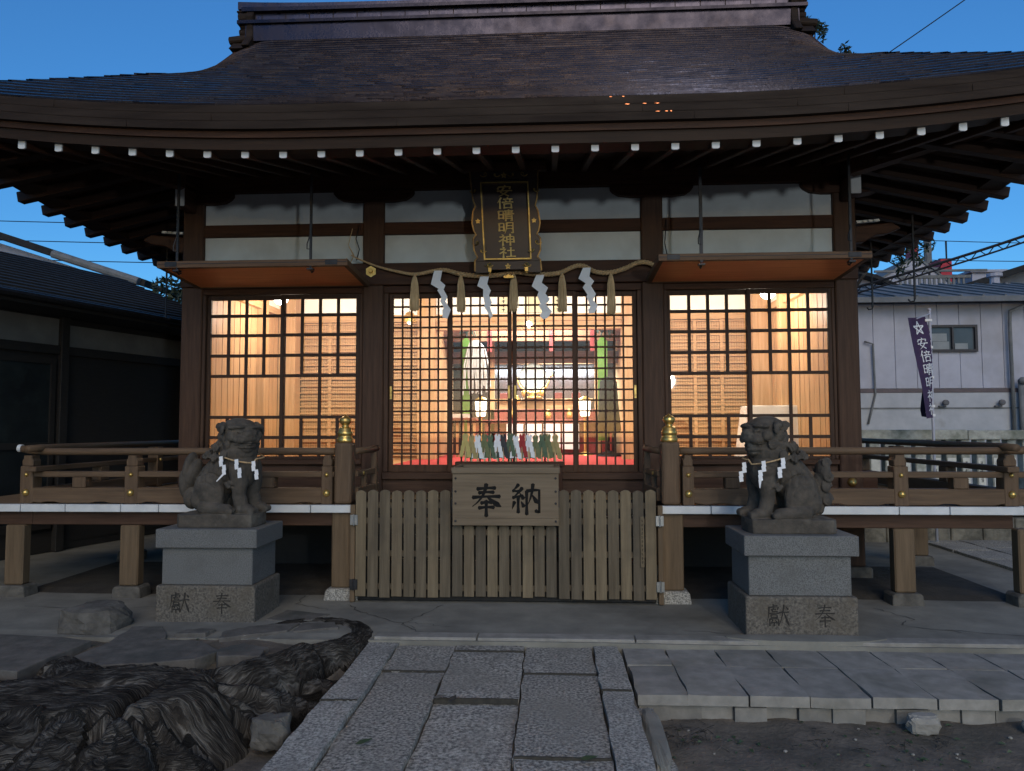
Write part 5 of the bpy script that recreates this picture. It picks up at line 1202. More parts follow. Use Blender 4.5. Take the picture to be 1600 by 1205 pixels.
# the smooth mortar patch in front of the right pedestal
b = MB(); n = [(1.85 + .56 * math.cos(a) * (1 + .1 * math.sin(3 * a)), 5.56 + .10 * math.sin(a) * (1 + .1 * math.cos(2 * a))) for a in np.linspace(0, 2 * math.pi, 40)[:-1]]
b.prism(n, lambda u, v, d: (u, v, d), -.1, .016); setting(b.build("mortar_patch", CONC))
def litter():
    lb = MB(); sb = MB()
    for k in range(300):
        if k < 190: x, y = random.uniform(.6, 3.6), random.gauss(4.15, .28)
        else: x, y = random.uniform(-3.6, -1.4), random.uniform(2.9, 5.6)
        if .46 < x < .62 or y > 4.52 and x > 0: continue
        z = float(dirt_z(x, y)) + .006
        if x < 0: z = max(z, -.17)
        a = random.uniform(0, 6.28); r = random.uniform(.008, .022); c, s_ = math.cos(a), math.sin(a)
        if random.random() < .82:
            lb.add([(x + c * r, y + s_ * r, z), (x - s_ * r * .5, y + c * r * .5, z + random.uniform(0, .014)), (x - c * r, y - s_ * r, z + .003), (x + s_ * r * .5, y - c * r * .5, z + random.uniform(0, .014))], [(0, 1, 2, 3)])
        else: sb.ball((x, y, z), (r * .7, r * .6, r * .45), n=6, m=4)
    tag(lb.build("leaf_litter", LEAF, None), "scattered fallen leaves on the bare earth", "fallen leaves", kind="stuff"); tag(sb.build("gravel", TILE, None), "scattered pebbles on the bare earth", "gravel", kind="stuff")
litter()
tw = MB()
for k in range(46):
    x, y = (random.uniform(.62, .95), random.uniform(4.1, 4.5)) if k < 26 else (random.uniform(1.3, 2.2), random.uniform(4.1, 4.4)); z = float(dirt_z(x, y)) + .005; a = random.uniform(0, 6.28); l = random.uniform(.04, .12)
    tw.tube([(x, y, z), (x + l * .5 * math.cos(a), y + l * .5 * math.sin(a), z + random.uniform(.01, .03)), (x + l * math.cos(a + .5), y + l * math.sin(a + .5), z + .006)], .0022, 4)
tag(tw.build("twig_litter", BARK, None), "thin dry twigs and grass stalks under the terrace edge", "twigs", kind="stuff")
for (x, y, z, a, m) in [(-.66, 4.40, -.035, .3, FLAG), (-.585, 4.37, -.035, 1.2, BARK), (-.95, 3.75, -.03, .6, LEAF), (.17, 3.62, -.03, .2, LEAF)]:
    b = MB(); c, s_ = math.cos(a), math.sin(a); b.add([(x + u * c - v * s_, y + u * s_ + v * c, z + w_) for u, v, w_ in [(-.045, 0, .004), (-.01, .018, .012), (.03, .012, .006), (.05, 0, .014), (.02, -.016, .01), (-.02, -.016, .004)]], [(0, 1, 2, 3, 4, 5)])
    tag(b.build("fallen_leaf", m, None), {-.66: "brown fallen leaf lying at the step of the middle path row", -.585: "dark curled leaf beside the brown one at the path step", -.95: "green leaf lying on the left row of path slabs", .17: "green leaf lying on the right row of path slabs near the kerb"}[x], "leaf", "leaves lying on the path")
# ================================================================== NEIGHBOURS ON THE LEFT
A_ = R(16.6); DD = (math.sin(A_), math.cos(A_)); NN = (math.cos(A_), -math.sin(A_))
def lw(mb):   # local (n, t, z): n towards the precinct, t back along the wall
    mb.v = [(-5.97 + DD[0] * t + NN[0] * n, 8.0 + DD[1] * t + NN[1] * n, z) for n, t, z in mb.v]; return mb
lh = thing("dark_house", (-6.6, 8.5, 0), "black timbered house with low tiled roof at the left edge", "house")
b = MB(); b.box(-1.2, -.66, -5, 3.2, 0, 3.0); lw(b).build("wall", BLKW, lh)
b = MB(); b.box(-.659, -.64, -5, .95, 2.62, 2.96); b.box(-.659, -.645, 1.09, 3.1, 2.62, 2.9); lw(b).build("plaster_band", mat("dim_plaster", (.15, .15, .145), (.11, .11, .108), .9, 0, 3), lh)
b = MB()
for t in (-3.2, -.35, 1.0, 3.1): b.box(-.66, -.575, t - .055, t + .055, 0, 3.0)
for t0, t1 in ((-5, -3.26), (-3.14, -.41), (-.29, .94), (1.06, 3.04)): b.box(-.66, -.60, t0, t1, 2.50, 2.615)
lw(b).build("timber_frame", BLKW, lh, bevel=.004)
for (t0, t1) in ((-3.1, -1.8), (-1.74, -.45), (-.25, .9)):
    f = MB(); 
    for q in ((t0, t0 + .06, .3, 2.45), (t1 - .06, t1, .3, 2.45), (t0 + .061, t1 - .061, .3, .4), (t0 + .061, t1 - .061, 2.37, 2.45), (t0 + .061, t1 - .061, 1.30, 1.38)): f.box(-.655, -.61, *q)
    fo = lw(f).build("window_frame", BLKW, lh)
    f = MB(); f.box(-.65, -.635, t0 + .06, t1 - .06, .4, 2.37); lw(f).build("pane", DGLASS, fo)
b = MB(); b.box(-.655, -.648, 1.1, 3.05, .1, 2.5); lw(b).build("board_panel", BLKW, lh)
b = MB(); rows_ = 14
for i in range(rows_):
    n0, n1 = .03 - 2.6 * i / rows_, .03 - 2.6 * (i + 1) / rows_; z0, z1 = 3.10 + .40 * (.03 - n0), 3.10 + .40 * (.03 - n1)
    b.add([(n0, -5, z0 + .022), (n0, 3.6, z0 + .022), (n1, 3.6, z1), (n1, -5, z1), (n0, -5, z0 - .03), (n0, 3.6, z0 - .03)], [(0, 1, 2, 3), (4, 5, 1, 0)])
    for k in range(0): pass
lw(b).build("tiled_roof", SHINGLE, lh)
b = MB(); b.prism([(.0, 2.98), (.02, 3.09), (-2.57, 4.13), (-2.6, 4.0), (-.66, 3.22), (-.66, 2.98)], lambda u, v, d: (u, d, v), -4.98, 3.58); lw(b).build("eave_underside", BLKW, lh)
b = MB(); b.tube([(.05, -5, 3.07), (.05, 3.5, 3.06)], .045, 8); lw(b).build("gutter", IRON, lh)
nh = thing("pale_house", (-11, 15.5, 0), "pale walled house with dark sloping roof edge beyond the black house", "house")
b = MB(); b.xz([(-16, 0), (-8.8, 0), (-8.8, 4.55), (-11.3, 5.38), (-16, 6.9)], 15.5, 19); b.build("wall", SIDING, nh)
b = MB(); b.bar((-8.6, 15.3, 4.64), (-16, 15.3, 7.10), .5, .14); b.bar((-8.6, 17.5, 4.64), (-16, 17.5, 7.10), 3.5, .10); b.build("roof", SHINGLE, nh)
b = MB(); b.tube([(-8.7, 15.0, 4.66), (-10.6, 15.0, 5.28)], .09, 10); b.build("gutter", TINROOF, nh)
# ================================================================== TREES
def leafy(name, trunk, blobs, label, m, grp, twigs=(), lsz=(.05, .10), den=900):
    t = thing(name, trunk[0][0], label, "tree", grp)
    b = MB(); b.tube([p for p, _ in trunk], [r for _, r in trunk], 9)
    for p, r in twigs: b.tube(p, [r * (1 - .8 * i / (len(p) - 1)) for i in range(len(p))], 6)
    b.build("trunk", BARK, t, smooth=True)
    L_ = MB()
    for (c, r, n) in blobs:
        for k in range(n):
            d = RNG.normal(size=3); d /= np.linalg.norm(d); rr = RNG.random() ** .45; p = np.array(c) + d * np.array(r) * rr
            if float(vn(p[0] * 3.1 + 5, p[2] * 3.1 + p[1])) < .28: continue
            a = RNG.normal(size=3); a /= np.linalg.norm(a); q = np.cross(a, RNG.normal(size=3)); q /= np.linalg.norm(q); l = RNG.uniform(*lsz); wv = l * .55
            L_.add([p + a * l, p + q * wv * .5 + a * l * .3, p - a * l * .6, p - q * wv * .5 + a * l * .3], [(0, 1, 2, 3)])
    L_.build("crown", m, t); return t
leafy("evergreen_shrub", [((-6.1, 12.6, 0), .12), ((-6.15, 12.5, 1.8), .1), ((-6.05, 12.5, 3.4), .05)], [((-6.3, 12.4, 3.75), (.75, .6, .55), 1500), ((-5.75, 12.3, 3.5), (.55, .5, .6), 1000), ((-6.75, 12.6, 3.35), (.55, .5, .4), 800), ((-5.7, 12.4, 4.1), (.4, .4, .3), 400), ((-5.55, 12.2, 2.6), (.4, .4, .8), 500)],
      "dark leafed tree rising between the black house and the hall", LEAFD, "trees behind the hall", [([(-6.1, 12.5, 2.6), (-6.5, 12.5, 3.3), (-6.8, 12.6, 3.6)], .05)], (.06, .12))
br = [[(5.3, 14.6, 3.6), (5.6, 14.4, 5.5), (5.55, 14.2, 7.6), (5.62, 14.1, 8.9)], [(5.5, 14.3, 7.2), (5.1, 14.2, 8.4), (5.15, 14.1, 9.3)], [(5.3, 14.6, 3.3), (6.1, 14.3, 4.6), (6.6, 14.1, 5.0), (7.0, 14.0, 4.7)]]
leafy("broadleaf_tree", [((5.0, 14.9, 0), .16), ((5.1, 14.8, 2.0), .13), ((5.3, 14.6, 3.7), .10)], [((5.42, 14.1, 9.05), (.22, .2, .14), 120), ((5.22, 14.1, 9.25), (.16, .15, .10), 80), ((5.66, 14.1, 8.85), (.15, .2, .15), 120), ((5.80, 14.1, 8.62), (.08, .15, .16), 68), ((5.80, 14.1, 8.25), (.14, .15, .12), 120), ((5.6, 14.2, 8.35), (.12, .2, .3), 70), ((4.98, 14.1, 9.38), (.10, .1, .08), 26), ((4.85, 14.1, 9.55), (.10, .1, .06), 16),
      ((6.55, 14.0, 4.95), (.35, .3, .16), 170), ((6.55, 14.0, 4.6), (.14, .2, .26), 90), ((6.85, 14.0, 4.72), (.10, .2, .22), 60), ((7.05, 14.0, 4.95), (.12, .2, .12), 30), ((5.6, 14.4, 6.2), (.6, .6, 1.0), 500), ((5.5, 14.4, 7.5), (.35, .4, .5), 250)],
      "broadleaf tree behind the hall with sprigs showing past the ridge", LEAFD, "trees behind the hall", [(q, .045) for q in br], (.055, .10))
# ================================================================== NEIGHBOURS ON THE RIGHT
sh = thing("white_shed", (11, 16, 0), "long white sided shed with grey tin roof beyond the stone fence", "shed")
b = MB(); b.box(5.2, 19, 15.06, 21, .0, 4.02); b.build("wall", SIDING, sh)
b = MB(); x = 5.2
while x < 19: b.box(x, x + .412, 15.035, 15.058, 2.31, 4.02); x += .42
b.build("siding_panels", SIDING, sh, bevel=.004)
b = MB(); b.box(5.2, 19, 15.0, 15.058, 0, 2.22); b.build("block_wall", SIDING2, sh)
b = MB(); b.box(5.2, 19, 14.99, 15.05, 2.225, 2.30); b.build("trim_band", mat("brown_trim", (.13, .10, .11), (.10, .08, .085), .6, 0, 5), sh)
b = MB(); b.box(5.2, 19, 14.985, 14.999, 1.90, 1.93); b.build("ledge", TINROOF, sh)
b = MB(); b.yz([(14.72, 4.06), (14.72, 4.10), (18.0, 4.95), (21.3, 4.1), (21.3, 4.06)], 5.0, 19.2); b.build("roof", TINROOF, sh)
b = MB()
for k in range(34): x = 5.1 + k * .42; b.bar((x, 14.73, 4.11), (x, 18.0, 4.965), .035, .035)
b.build("roof_seams", TINROOF, sh)
b = MB(); b.box(5.0, 19.2, 14.62, 14.715, 3.98, 4.08); b.build("gutter", mat("gutter_grey", (.16, .17, .19), (.12, .13, .14), .5, 0, 5), sh)
wf = MB(); wx0, wx1, wz0, wz1 = 7.50, 8.46, 3.03, 3.57
for q in ((wx0, wx0 + .05, wz0, wz1), (wx1 - .05, wx1, wz0, wz1), (wx0 + .051, wx1 - .051, wz0, wz0 + .05), (wx0 + .051, wx1 - .051, wz1 - .05, wz1), (7.965, 8.0, wz0 + .051, wz1 - .051)): wf.box(q[0], q[1], 14.98, 15.03, q[2], q[3])
wo = wf.build("window", mat("dark_sash", (.03, .027, .03), (.04, .035, .04), .5, 0, 6), sh)
b = MB(); b.box(wx0 + .05, wx1 - .05, 15.025, 15.034, wz0 + .05, wz1 - .05); b.build("pane", mat("office_glass", (.05, .06, .075), (.07, .08, .095), .15, 0, 2), wo)
b = MB(); b.box(7.60, 7.92, 15.012, 15.024, wz0 + .055, wz0 + .21); b.box(7.58, 7.88, 15.014, 15.0245, wz0 + .215, wz0 + .37); b.box(8.03, 8.28, 15.012, 15.024, wz0 + .055, wz0 + .17); b.build("boxes_in_window", mat("pale_carton", (.30, .33, .35), (.24, .27, .29), .8, 0, 5), wo)
b = MB(); b.tube([(9.25, 14.68, 4.0), (9.25, 14.70, 3.92), (9.05, 14.9, 3.82), (9.05, 14.93, 3.6), (9.06, 14.93, 1.0)], .035, 10); b.tube([(9.20, 14.9, 2.42), (9.20, 14.9, 1.0)], .055, 10); b.tube([(9.20, 14.9, 2.42), (9.20, 14.86, 2.45), (9.20, 14.8, 2.43)], .065, 10); b.build("drain_pipe", TINROOF, sh, smooth=True)
b = MB(); b.tube([(6.26, 14.98, 3.25), (6.42, 14.97, 3.2), (6.44, 14.97, 2.2), (6.36, 14.96, 1.9), (6.28, 14.96, 1.6)], .02, 6); b.build("cable", TINROOF, sh, smooth=True)
for x in (7.75, 8.82):
    b = MB(); b.lathe([(.03, -.10), (.055, -.09), (.06, -.04), (.035, -.01), (.02, .02)], (x, 14.95, 2.02), 12, 'y'); b.box(x - .10, x + .03, 14.93, 14.984, 1.935, 1.96); b.build("floodlight", mat("lamp_grey_%d" % int(x), (.14, .14, .15), (.10, .10, .11), .6, 0, 9), sh)
gh = thing("gabled_building", (11, 24, 0), "white gabled building with red painted flank behind the shed", "building")
b = MB(); b.xz([(8.6, 0), (11.85, 0), (11.85, 5.62), (10.72, 6.55), (9.2, 5.55), (8.6, 5.2)], 22, 26); b.build("wall", SIDING, gh)
b = MB(); b.bar((10.70, 24, 6.57), (11.95, 24, 5.55), 4.1, .05); b.bar((10.74, 24, 6.57), (8.5, 24, 5.1), 4.1, .05); b.build("roof", TINROOF, gh)
b = MB(); b.box(11.97, 12.30, 23, 25, 0, 6.68); b.build("red_flank", REDP, gh)
b = MB(); b.xz([(10.72, 6.58), (10.92, 6.42), (10.92, 6.95), (10.76, 7.1)], 22.2, 22.6); b.build("red_panel", REDP, gh)
b = MB(); b.box(11.5, 11.965, 23.1, 25, 0, 6.45); b.build("side_wall", mat("grey_board", (.15, .17, .2), (.12, .13, .15), .7, 0, 4), gh)
b = MB()
for k in range(14): b.box(9.6 + k * .13, 9.66 + k * .13, 20.6, 20.64, 5.15, 5.62)
b.box(9.5, 11.5, 20.58, 20.66, 5.62, 5.70); b.box(8.9, 11.9, 20.5, 20.56, 5.78, 5.84); b.build("balcony_rail", TINROOF, gh)
b = MB(); b.tube([(10.95, 21.7, 6.2), (10.98, 21.7, 5.6)], .03, 6); b.tube([(9.6, 21.7, 6.5), (10.5, 21.7, 5.9)], .02, 5); b.build("conduit", IRON, gh)
rh = thing("tiled_house", (15, 19.5, 0), "grey house with long sloping tiled roof at the right edge behind the shed", "house")
b = MB(); b.xz([(10.3, 0), (22, 0), (22, 7.6), (17.5, 7.25), (10.3, 5.0)], 20, 26); b.build("wall", mat("grey_stucco", (.27, .29, .33), (.22, .24, .27), .8, 0, 4), rh)
b = MB(); b.bar((9.9, 22.6, 4.9), (17.8, 22.6, 7.4), 6.4, .16); b.build("roof", SHINGLE, rh)
b = MB(); b.box(13.0, 13.3, 19.93, 20.0, 4.7, 5.75); b.box(12.0, 12.06, 19.9, 19.98, 4.7, 5.35); b.build("wall_post", SIDING, rh)
b = MB(); b.tube([(10.9, 18.5, 4.9), (10.9, 18.5, 5.25)], .11, 10); b.lathe([(.0, .22), (.17, .2), (.17, .12), (.11, .1)], (10.9, 18.5, 5.1), 12); b.build("roof_vent", SIDING, rh)
b = MB(); b.box(13.45, 14.4, 24, 25, 5.2, 6.45); b.box(13.35, 14.5, 23.9, 25.1, 6.451, 6.53); b.build("dormer", SIDING, rh)
eh = thing("eaved_house", (8, 19.5, 0), "low house roof edge between the hall and the gabled building", "house")
b = MB(); b.xz([(5.0, 0), (9.1, 0), (9.1, 4.85), (8.2, 5.28), (5.0, 6.2)], 19.2, 21.5); b.build("wall", SIDING, eh)
b = MB(); b.bar((9.35, 20.2, 4.78), (8.2, 20.2, 5.33), 2.8, .09); b.bar((8.2, 20.2, 5.33), (5.0, 20.2, 6.25), 2.8, .09); b.build("roof", SHINGLE, eh)
# ---- stone fence with inscribed pillars
sfc = thing("stone_fence", (7, 10.5, 0), "stone pillar fence with mossy top rail on a rubble base", "fence")
b = MB()
for k in range(22): b.box(4.1 + k * .42, 4.1 + k * .42 + .416, 10.28, 10.8, -.1, random.uniform(.30, .345))
b.build("rubble_base", RUBBLE, sfc, bevel=.03, seg=2)
b = MB(); b.box(4.1, 13, 10.36, 10.72, .345, .46); b.build("base_course", FENCEST, sfc, bevel=.01)
for k in range(6): 
    b = MB(); b.box(4.1 + k * 1.6, 4.1 + k * 1.6 + 1.594, 10.40, 10.68, 1.37, 1.505 + random.uniform(-.006, .006)); b.build("top_rail", FENCEST, sfc, bevel=.015, seg=2)
rs = random.Random(3)
PPAINT = mat("painted_pillar_face", (.66, .66, .61), (.55, .555, .51), .8, 0, 14, dirt=(.30, .32, .27), dscale=4)
for k in range(32):
    x = 4.2 + k * .205; 
    b = MB(); b.box(x, x + (.115 if k > 6 else .14), 10.47, 10.61, .46, 1.37); po = b.build("pillar", FENCEST, sfc, bevel=.008)
    b = MB(); b.box(x + .012, x + (.103 if k > 6 else .128), 10.462, 10.469, .52, 1.12); fp = b.build("painted_face", PPAINT, po)
    if k > 4 and k < 15:
        b = MB(); z = 1.06
        for c in range(5):
            for q in range(rs.randint(2, 4)): u = x + rs.uniform(.03, .05); zz = z - q * .018; b.box(u, u + rs.uniform(.02, .04), 10.4575, 10.4615, zz, zz + .007)
            u = x + rs.uniform(.045, .065); b.box(u, u + .007, 10.457, 10.4612, z - .055, z + .012); z -= .108
        b.build("inscription", mat("ink_%d" % k, (.07, .07, .065), None, .8), fp)
# ---- banner
bn = thing("banner", (5.035, 10.0, 1.0), "purple banner with white star and characters on a pole by the fence", "banner")
b = MB(); b.tube([(5.03, 10, .05), (5.035, 10, 3.09)], .018, 10); b.ball((5.035, 10, 3.10), .024, n=8, m=6); b.build("pole", SIDING, bn, smooth=True)
b = MB(); b.tube([(5.035, 9.985, 3.045), (4.86, 9.82, 2.99), (4.70, 9.66, 2.935)], .008, 6); b.build("crossbar", SIDING, bn)
def cl(u, v, d):      # u 0..1 across, v height
    q = (3.01 - v) / 1.33; q = min(max(q, -.1), 1.1); xl = 4.61 + .20 * q + .012 * math.sin(q * 5); uc = 1 - .52 * max(0, min(1, (q - .18) / .75)) ; k = .37
    x = xl + k * min(u, uc); y = 9.70 + .30 * min(u, uc) + .03 * math.sin(q * 6 + u * 3); zz = v - .055 * (1 - u) * (1 - q * .4)
    if u > uc: x += .10 * (u - uc) * (1 - q) - .06 * (u - uc); y += .42 * (u - uc) + .04
    return (x + .75 * 0, y - d, zz)
b = MB(); b.grid([[cl(u, v, 0) for u in np.linspace(0, 1, 25)] for v in np.linspace(3.01, 1.685, 44)]); b.build("cloth", PURPLE, bn, smooth=True)
b = MB(); fnc = lambda u, v, d: cl(u, v, d)
star(b, .50, 2.865, .085, .0, fnc, 0, 0) if 0 else None
P = [(.50 + .27 * math.sin(i * 2 * math.pi / 5), 2.865 + .095 * math.cos(i * 2 * math.pi / 5)) for i in range(5)]
for i in range(5):
    p, q = np.array(P[i]), np.array(P[(i + 2) % 5]); dv = (q - p) * [.37, 1]; dv /= np.linalg.norm(dv); nn_ = np.array([-dv[1] / .37, dv[0]]) * .0085
    for s in range(6):
        a0, a1 = p + (q - p) * s / 6, p + (q - p) * (s + 1) / 6
        b.add([cl(*(a0 + nn_), .006 + i * .0003), cl(*(a1 + nn_), .006 + i * .0003), cl(*(a1 - nn_), .006 + i * .0003), cl(*(a0 - nn_), .006 + i * .0003)], [(0, 1, 2, 3)])
z = 2.585
for ch in '安倍晴明神社': glyph(b, ch, .50 - .26, z, .155, fnc, .003, .006, 10, .0003, 3.3); z -= .172
b.build("lettering", PAPER, bn)
b = MB()
for zz in (2.96, 2.60, 2.20, 1.82, 1.70): b.box(4.965, 5.055, 9.975, 10.02, zz - .016, zz + .016)
b.build("tie_tab", PAPER, bn)
# ---- utility pole and wires
up_ = thing("utility_pole", (12.5, 25, 0), "grey utility pole standing beyond the gabled building", "utility pole")
b = MB(); b.tube([(12.6, 25, 0), (12.6, 25, 8.05)], .12, 10); b.build("pole", TINROOF, up_)
b = MB(); b.tube([(12.6, 24.9, 7.0), (13.15, 24.9, 7.1), (13.15, 24.9, 7.7)], .03, 6); b.tube([(12.0, 24.9, 6.75), (12.6, 24.9, 6.95)], .03, 6); b.box(12.9, 13.3, 24.85, 24.95, 7.05, 7.12); b.build("bracket", IRON, up_)
def wire(p0, p1, sag, r, label):
    b = MB(); n = 14; b.tube([tuple(np.array(p0) * (1 - t) + np.array(p1) * t - np.array([0, 0, sag * 4 * t * (1 - t)])) for t in np.linspace(0, 1, n)], r, 5)
    tag(b.build("power_line", IRON, None), label, "wire", "overhead wires")
wire((6.6, 15, 8.95), (11.0, 16, 12.2), .02, .012, "single thin wire rising steeply over the right end of the roof")
for k, (za, zb) in enumerate([(7.05, 6.60), (6.55, 6.10), (6.05, 5.62)]): wire((-20, 18, za + .15), (-6, 18, zb + .02), .05, .012, "one of the thin wires crossing the sky at the left, %s" % ["topmost", "the middle one", "lowest above the pale house"][k])
wire((-14, 16, 5.0), (-5.5, 16, 4.45), .03, .012, "thin wire just above the dark leafed tree at the left")
for k, (za, zb) in enumerate([(8.05, 7.7), (7.35, 7.15), (6.85, 6.65)]): wire((12.4, 26, za), (22, 26, zb), .04, .014, "thin level wire at the far right, %s" % ["topmost of three", "middle of three", "lowest of three"][k])
bp_ = thing("cable_bundle", (8, 14.5, 5), "thick bundle of twisted cables slanting up to the right over the shed", "cables", "overhead wires")
b = MB(); p0, p1 = np.array([5.6, 15.5, 4.25]), np.array([11.6, 14.0, 6.1])
b.tube([tuple(p0 * (1 - t) + p1 * t - np.array([0, 0, .35 * 4 * t * (1 - t) * .35])) for t in np.linspace(0, 1, 16)], .03, 6)
b.tube([tuple(p0 * (1 - t) + p1 * t - np.array([0, 0, .35 * 4 * t * (1 - t) * .35 + .12])) for t in np.linspace(0, 1, 16)], .02, 6)
b.tube([tuple(p0 * (1 - t) + p1 * t - np.array([0, 0, .35 * 4 * t * (1 - t) * .35 + .06 + .06 * math.sin(t * 130)])) for t in np.linspace(0, 1, 160)], .010, 4); b.build("cable", IRON, bp_)

# ================================================================== INSIDE THE HALL
WARM = (1, .88, .72)
def fixture(x, y, z, label):
    t = thing("ceiling_lamp", (x, y, z), label, "lamp", "lamps inside the hall")
    b = MB(); b.lathe([(.05, .06), (.06, .05), (.06, .045)], (x, y, CZ - .06), 16); b.tube([(x, y, CZ - .02), (x, y, z + .08)], .008, 6); b.build("stem", IRON, t)
    b = MB(); b.ball((x, y, z), (.085, .085, .07), n=18, m=12); b.build("globe", LAMPW, t, smooth=True)
fixture(-3.36, 8.95, 3.16, "glowing lamp seen through the top panes of the left windows"); fixture(2.62, 8.95, 3.16, "glowing lamp seen through the top panes of the right windows")
lamp("left_room_light", 'POINT', (-3.2, 8.95, 2.98), 19, WARM, .09); lamp("right_room_light", 'POINT', (2.46, 8.95, 2.98), 19, WARM, .09)
lamp("hall_light", 'AREA', (X0, 8.35, 3.36), 52, WARM, 4.6, (R(62), 0, 0), .25)
lamp("altar_room_light", 'AREA', (-.3, 11.2, 3.38), 60, (1, .95, .88), 1.6, (R(25), 0, 0), .5)
lamp("altar_tube_light", 'AREA', (-.1, 12.45, 2.56), 44, (.78, .90, 1), 1.8, (R(20), 0, 0), .08)
ft = thing("strip_lamp", (-.1, 12.5, 2.66), "bright cool white strip lamp above the round mirror", "lamp", "lamps inside the hall")
b = MB(); b.box(-.45, -.22, 12.44, 12.48, 2.64, 2.685); b.box(-.16, .66, 12.44, 12.48, 2.64, 2.685); b.build("tube", LAMPB, ft); b = MB(); b.box(-.95, .75, 12.482, 12.52, 2.63, 2.72); b.build("housing", WLX, ft)
al = thing("altar", (-.3, 12.2, FZ), "tiered red lacquered altar behind the round mirror", "altar")
b = MB(); b.box(-1.0, .75, 12.1, 12.74, FZ + .013, 1.85); b.box(-1.35, 1.0, 11.95, 12.098, 1.62, 1.68); b.build("lower_tier", REDL, al, bevel=.005)
b = MB(); b.box(-.9, .65, 12.3, 12.74, 1.851, 2.02); b.box(-.95, .7, 12.25, 12.298, 1.98, 2.03); b.build("upper_tier", WLX, al, bevel=.005)
b = MB()
for x in (-.78, -.30, .12, .42): b.box(x - .07, x + .07, 12.26, 12.33, 2.031, 2.13)
b.build("offering_stand", REDL, al, bevel=.004)
b = MB()
for k in range(4): x = -.72 + k * .30; b.box(x, x + .27, 11.93, 11.949, 1.20, 1.60); b.box(x, x + .27, 11.93, 12.09, 1.601, 1.612)
b.build("white_cloth_front", CLOTH, al)
b = MB()
for x in (-1.2, -1.05, .85, .95): b.box(x - .03, x + .03, 11.98, 12.04, FZ + .013, 1.615)
b.build("leg", REDL, al)
b = MB()
for x, z, r in [(-.55, 1.93, .05), (-.62, 1.7, .07), (-.05, 1.69, .06), (.3, 1.70, .05)]: b.lathe([(r * .6, 0), (r, .03), (r * .9, .09), (r * .4, .13), (r * .5, .15)], (x, 12.02, z), 12)
b.build("vase", GOLD, al, smooth=True)
mr = thing("mirror", (-.29, 12.15, 2.05), "round polished mirror on a gilt stand in the middle of the altar", "mirror")
b = MB(); b.lathe([(.225, -.012), (.235, 0), (.225, .015)], (-.29, 12.17, 2.385), 40, 'y'); b.build("disc", MIRR, mr)
b = MB(); b.tube([(-.29 + .265 * math.sin(a), 12.19, 2.385 - .265 * math.cos(a)) for a in np.linspace(-1.5, 1.5, 15)], [.012 + .018 * (1 - abs(k - 7) / 7) for k in range(15)], 8); b.lathe([(.16, 0), (.16, .02), (.06, .05), (.05, .09)], (-.29, 12.2, 2.032), 16)
for s in (-1, 1): b.ball((-.29 + s * .15, 12.17, 2.12), (.05, .03, .06), n=10, m=8); b.tube([(-.29 + s * .26, 12.18, 2.37), (-.29 + s * .33, 12.18, 2.42), (-.29 + s * .30, 12.18, 2.48)], .012, 6)
b.build("stand", GOLD, mr, smooth=True)
for x, lb in ((-1.12, "lit paper lantern to the left of the mirror"), (.54, "lit paper lantern to the right of the mirror")):
    t = thing("paper_lantern", (x, 11.75, 1.7), lb, "lantern", "paper lanterns by the altar")
    b = MB(); b.lathe([(.06, 1.73), (.075, 1.75), (.095, 1.96), (.09, 1.98)], (x, 11.75, 0), 6); b.build("shade", LANT, t)
    b = MB(); b.lathe([(.10, 1.981), (.10, 2.0), (.03, 2.05)], (x, 11.75, 0), 6); b.lathe([(.02, FZ + .02), (.02, 1.70), (.07, 1.729)], (x, 11.75, 0), 8); b.lathe([(.12, FZ + .013), (.11, FZ + .04), (.02, FZ + .07)], (x, 11.75, 0), 10); b.build("stem", GOLD, t)
for x, lb in ((-1.32, "green silk hanging strip with white paper tresses left of the altar"), (.80, "green silk hanging strip with black robe right of the altar")):
    t = thing("silk_hanging", (x, 11.4, 2.2), lb, "hanging", "green silk hangings")
    b = MB(); b.xz([(x - .075, 1.35), (x - .075, 2.88), (x, 2.98), (x + .075, 2.88), (x + .075, 1.35)], 11.40, 11.408); b.build("silk", GRNC, t)
    if x < 0:
        b = MB()
        for k in range(34):
            a = random.uniform(-.14, .26); l = random.uniform(.6, .85); b.tube([(x + .12 + a * .3, 11.34, 2.90), (x + .12 + a * .7, 11.33, 2.78), (x + .10 + a, 11.33, 2.5), (x + .10 + a * 1.1 + random.uniform(-.03, .03), 11.33, 2.90 - l)], .011, 4)
        b.build("paper_tress", mat("paper_tress", (.46, .46, .44), (.38, .38, .36), .9, 0, 20), t)
    else:
        b = MB(); b.lathe([(.06, 2.32), (.13, 2.25), (.15, 1.9), (.19, 1.5), (.16, 1.49)], (x + .08, 11.3, 0), 14); b.build("black_robe", BLACK, t, smooth=True)
        b = MB(); b.lathe([(.015, 1.2), (.015, 1.5)], (x + .08, 11.3, 0), 8); b.lathe([(.2, FZ + .013), (.16, FZ + .05), (.02, FZ + .1)], (x + .08, 11.3, 0), 12); b.build("stand", BLACK, t)
    b = MB(); 
    for k in range(26): a, q = random.uniform(0, 6.28), random.uniform(.05, .2); b.tube([(x, 11.42, 3.02), (x + q * .7 * math.cos(a), 11.42 + q * math.sin(a), 3.08 + q * .5), (x + q * math.cos(a), 11.42 + q * math.sin(a), 3.02 + random.uniform(-.1, .2))], .012, 4)
    b.build("evergreen_sprig", LEAFD, t)
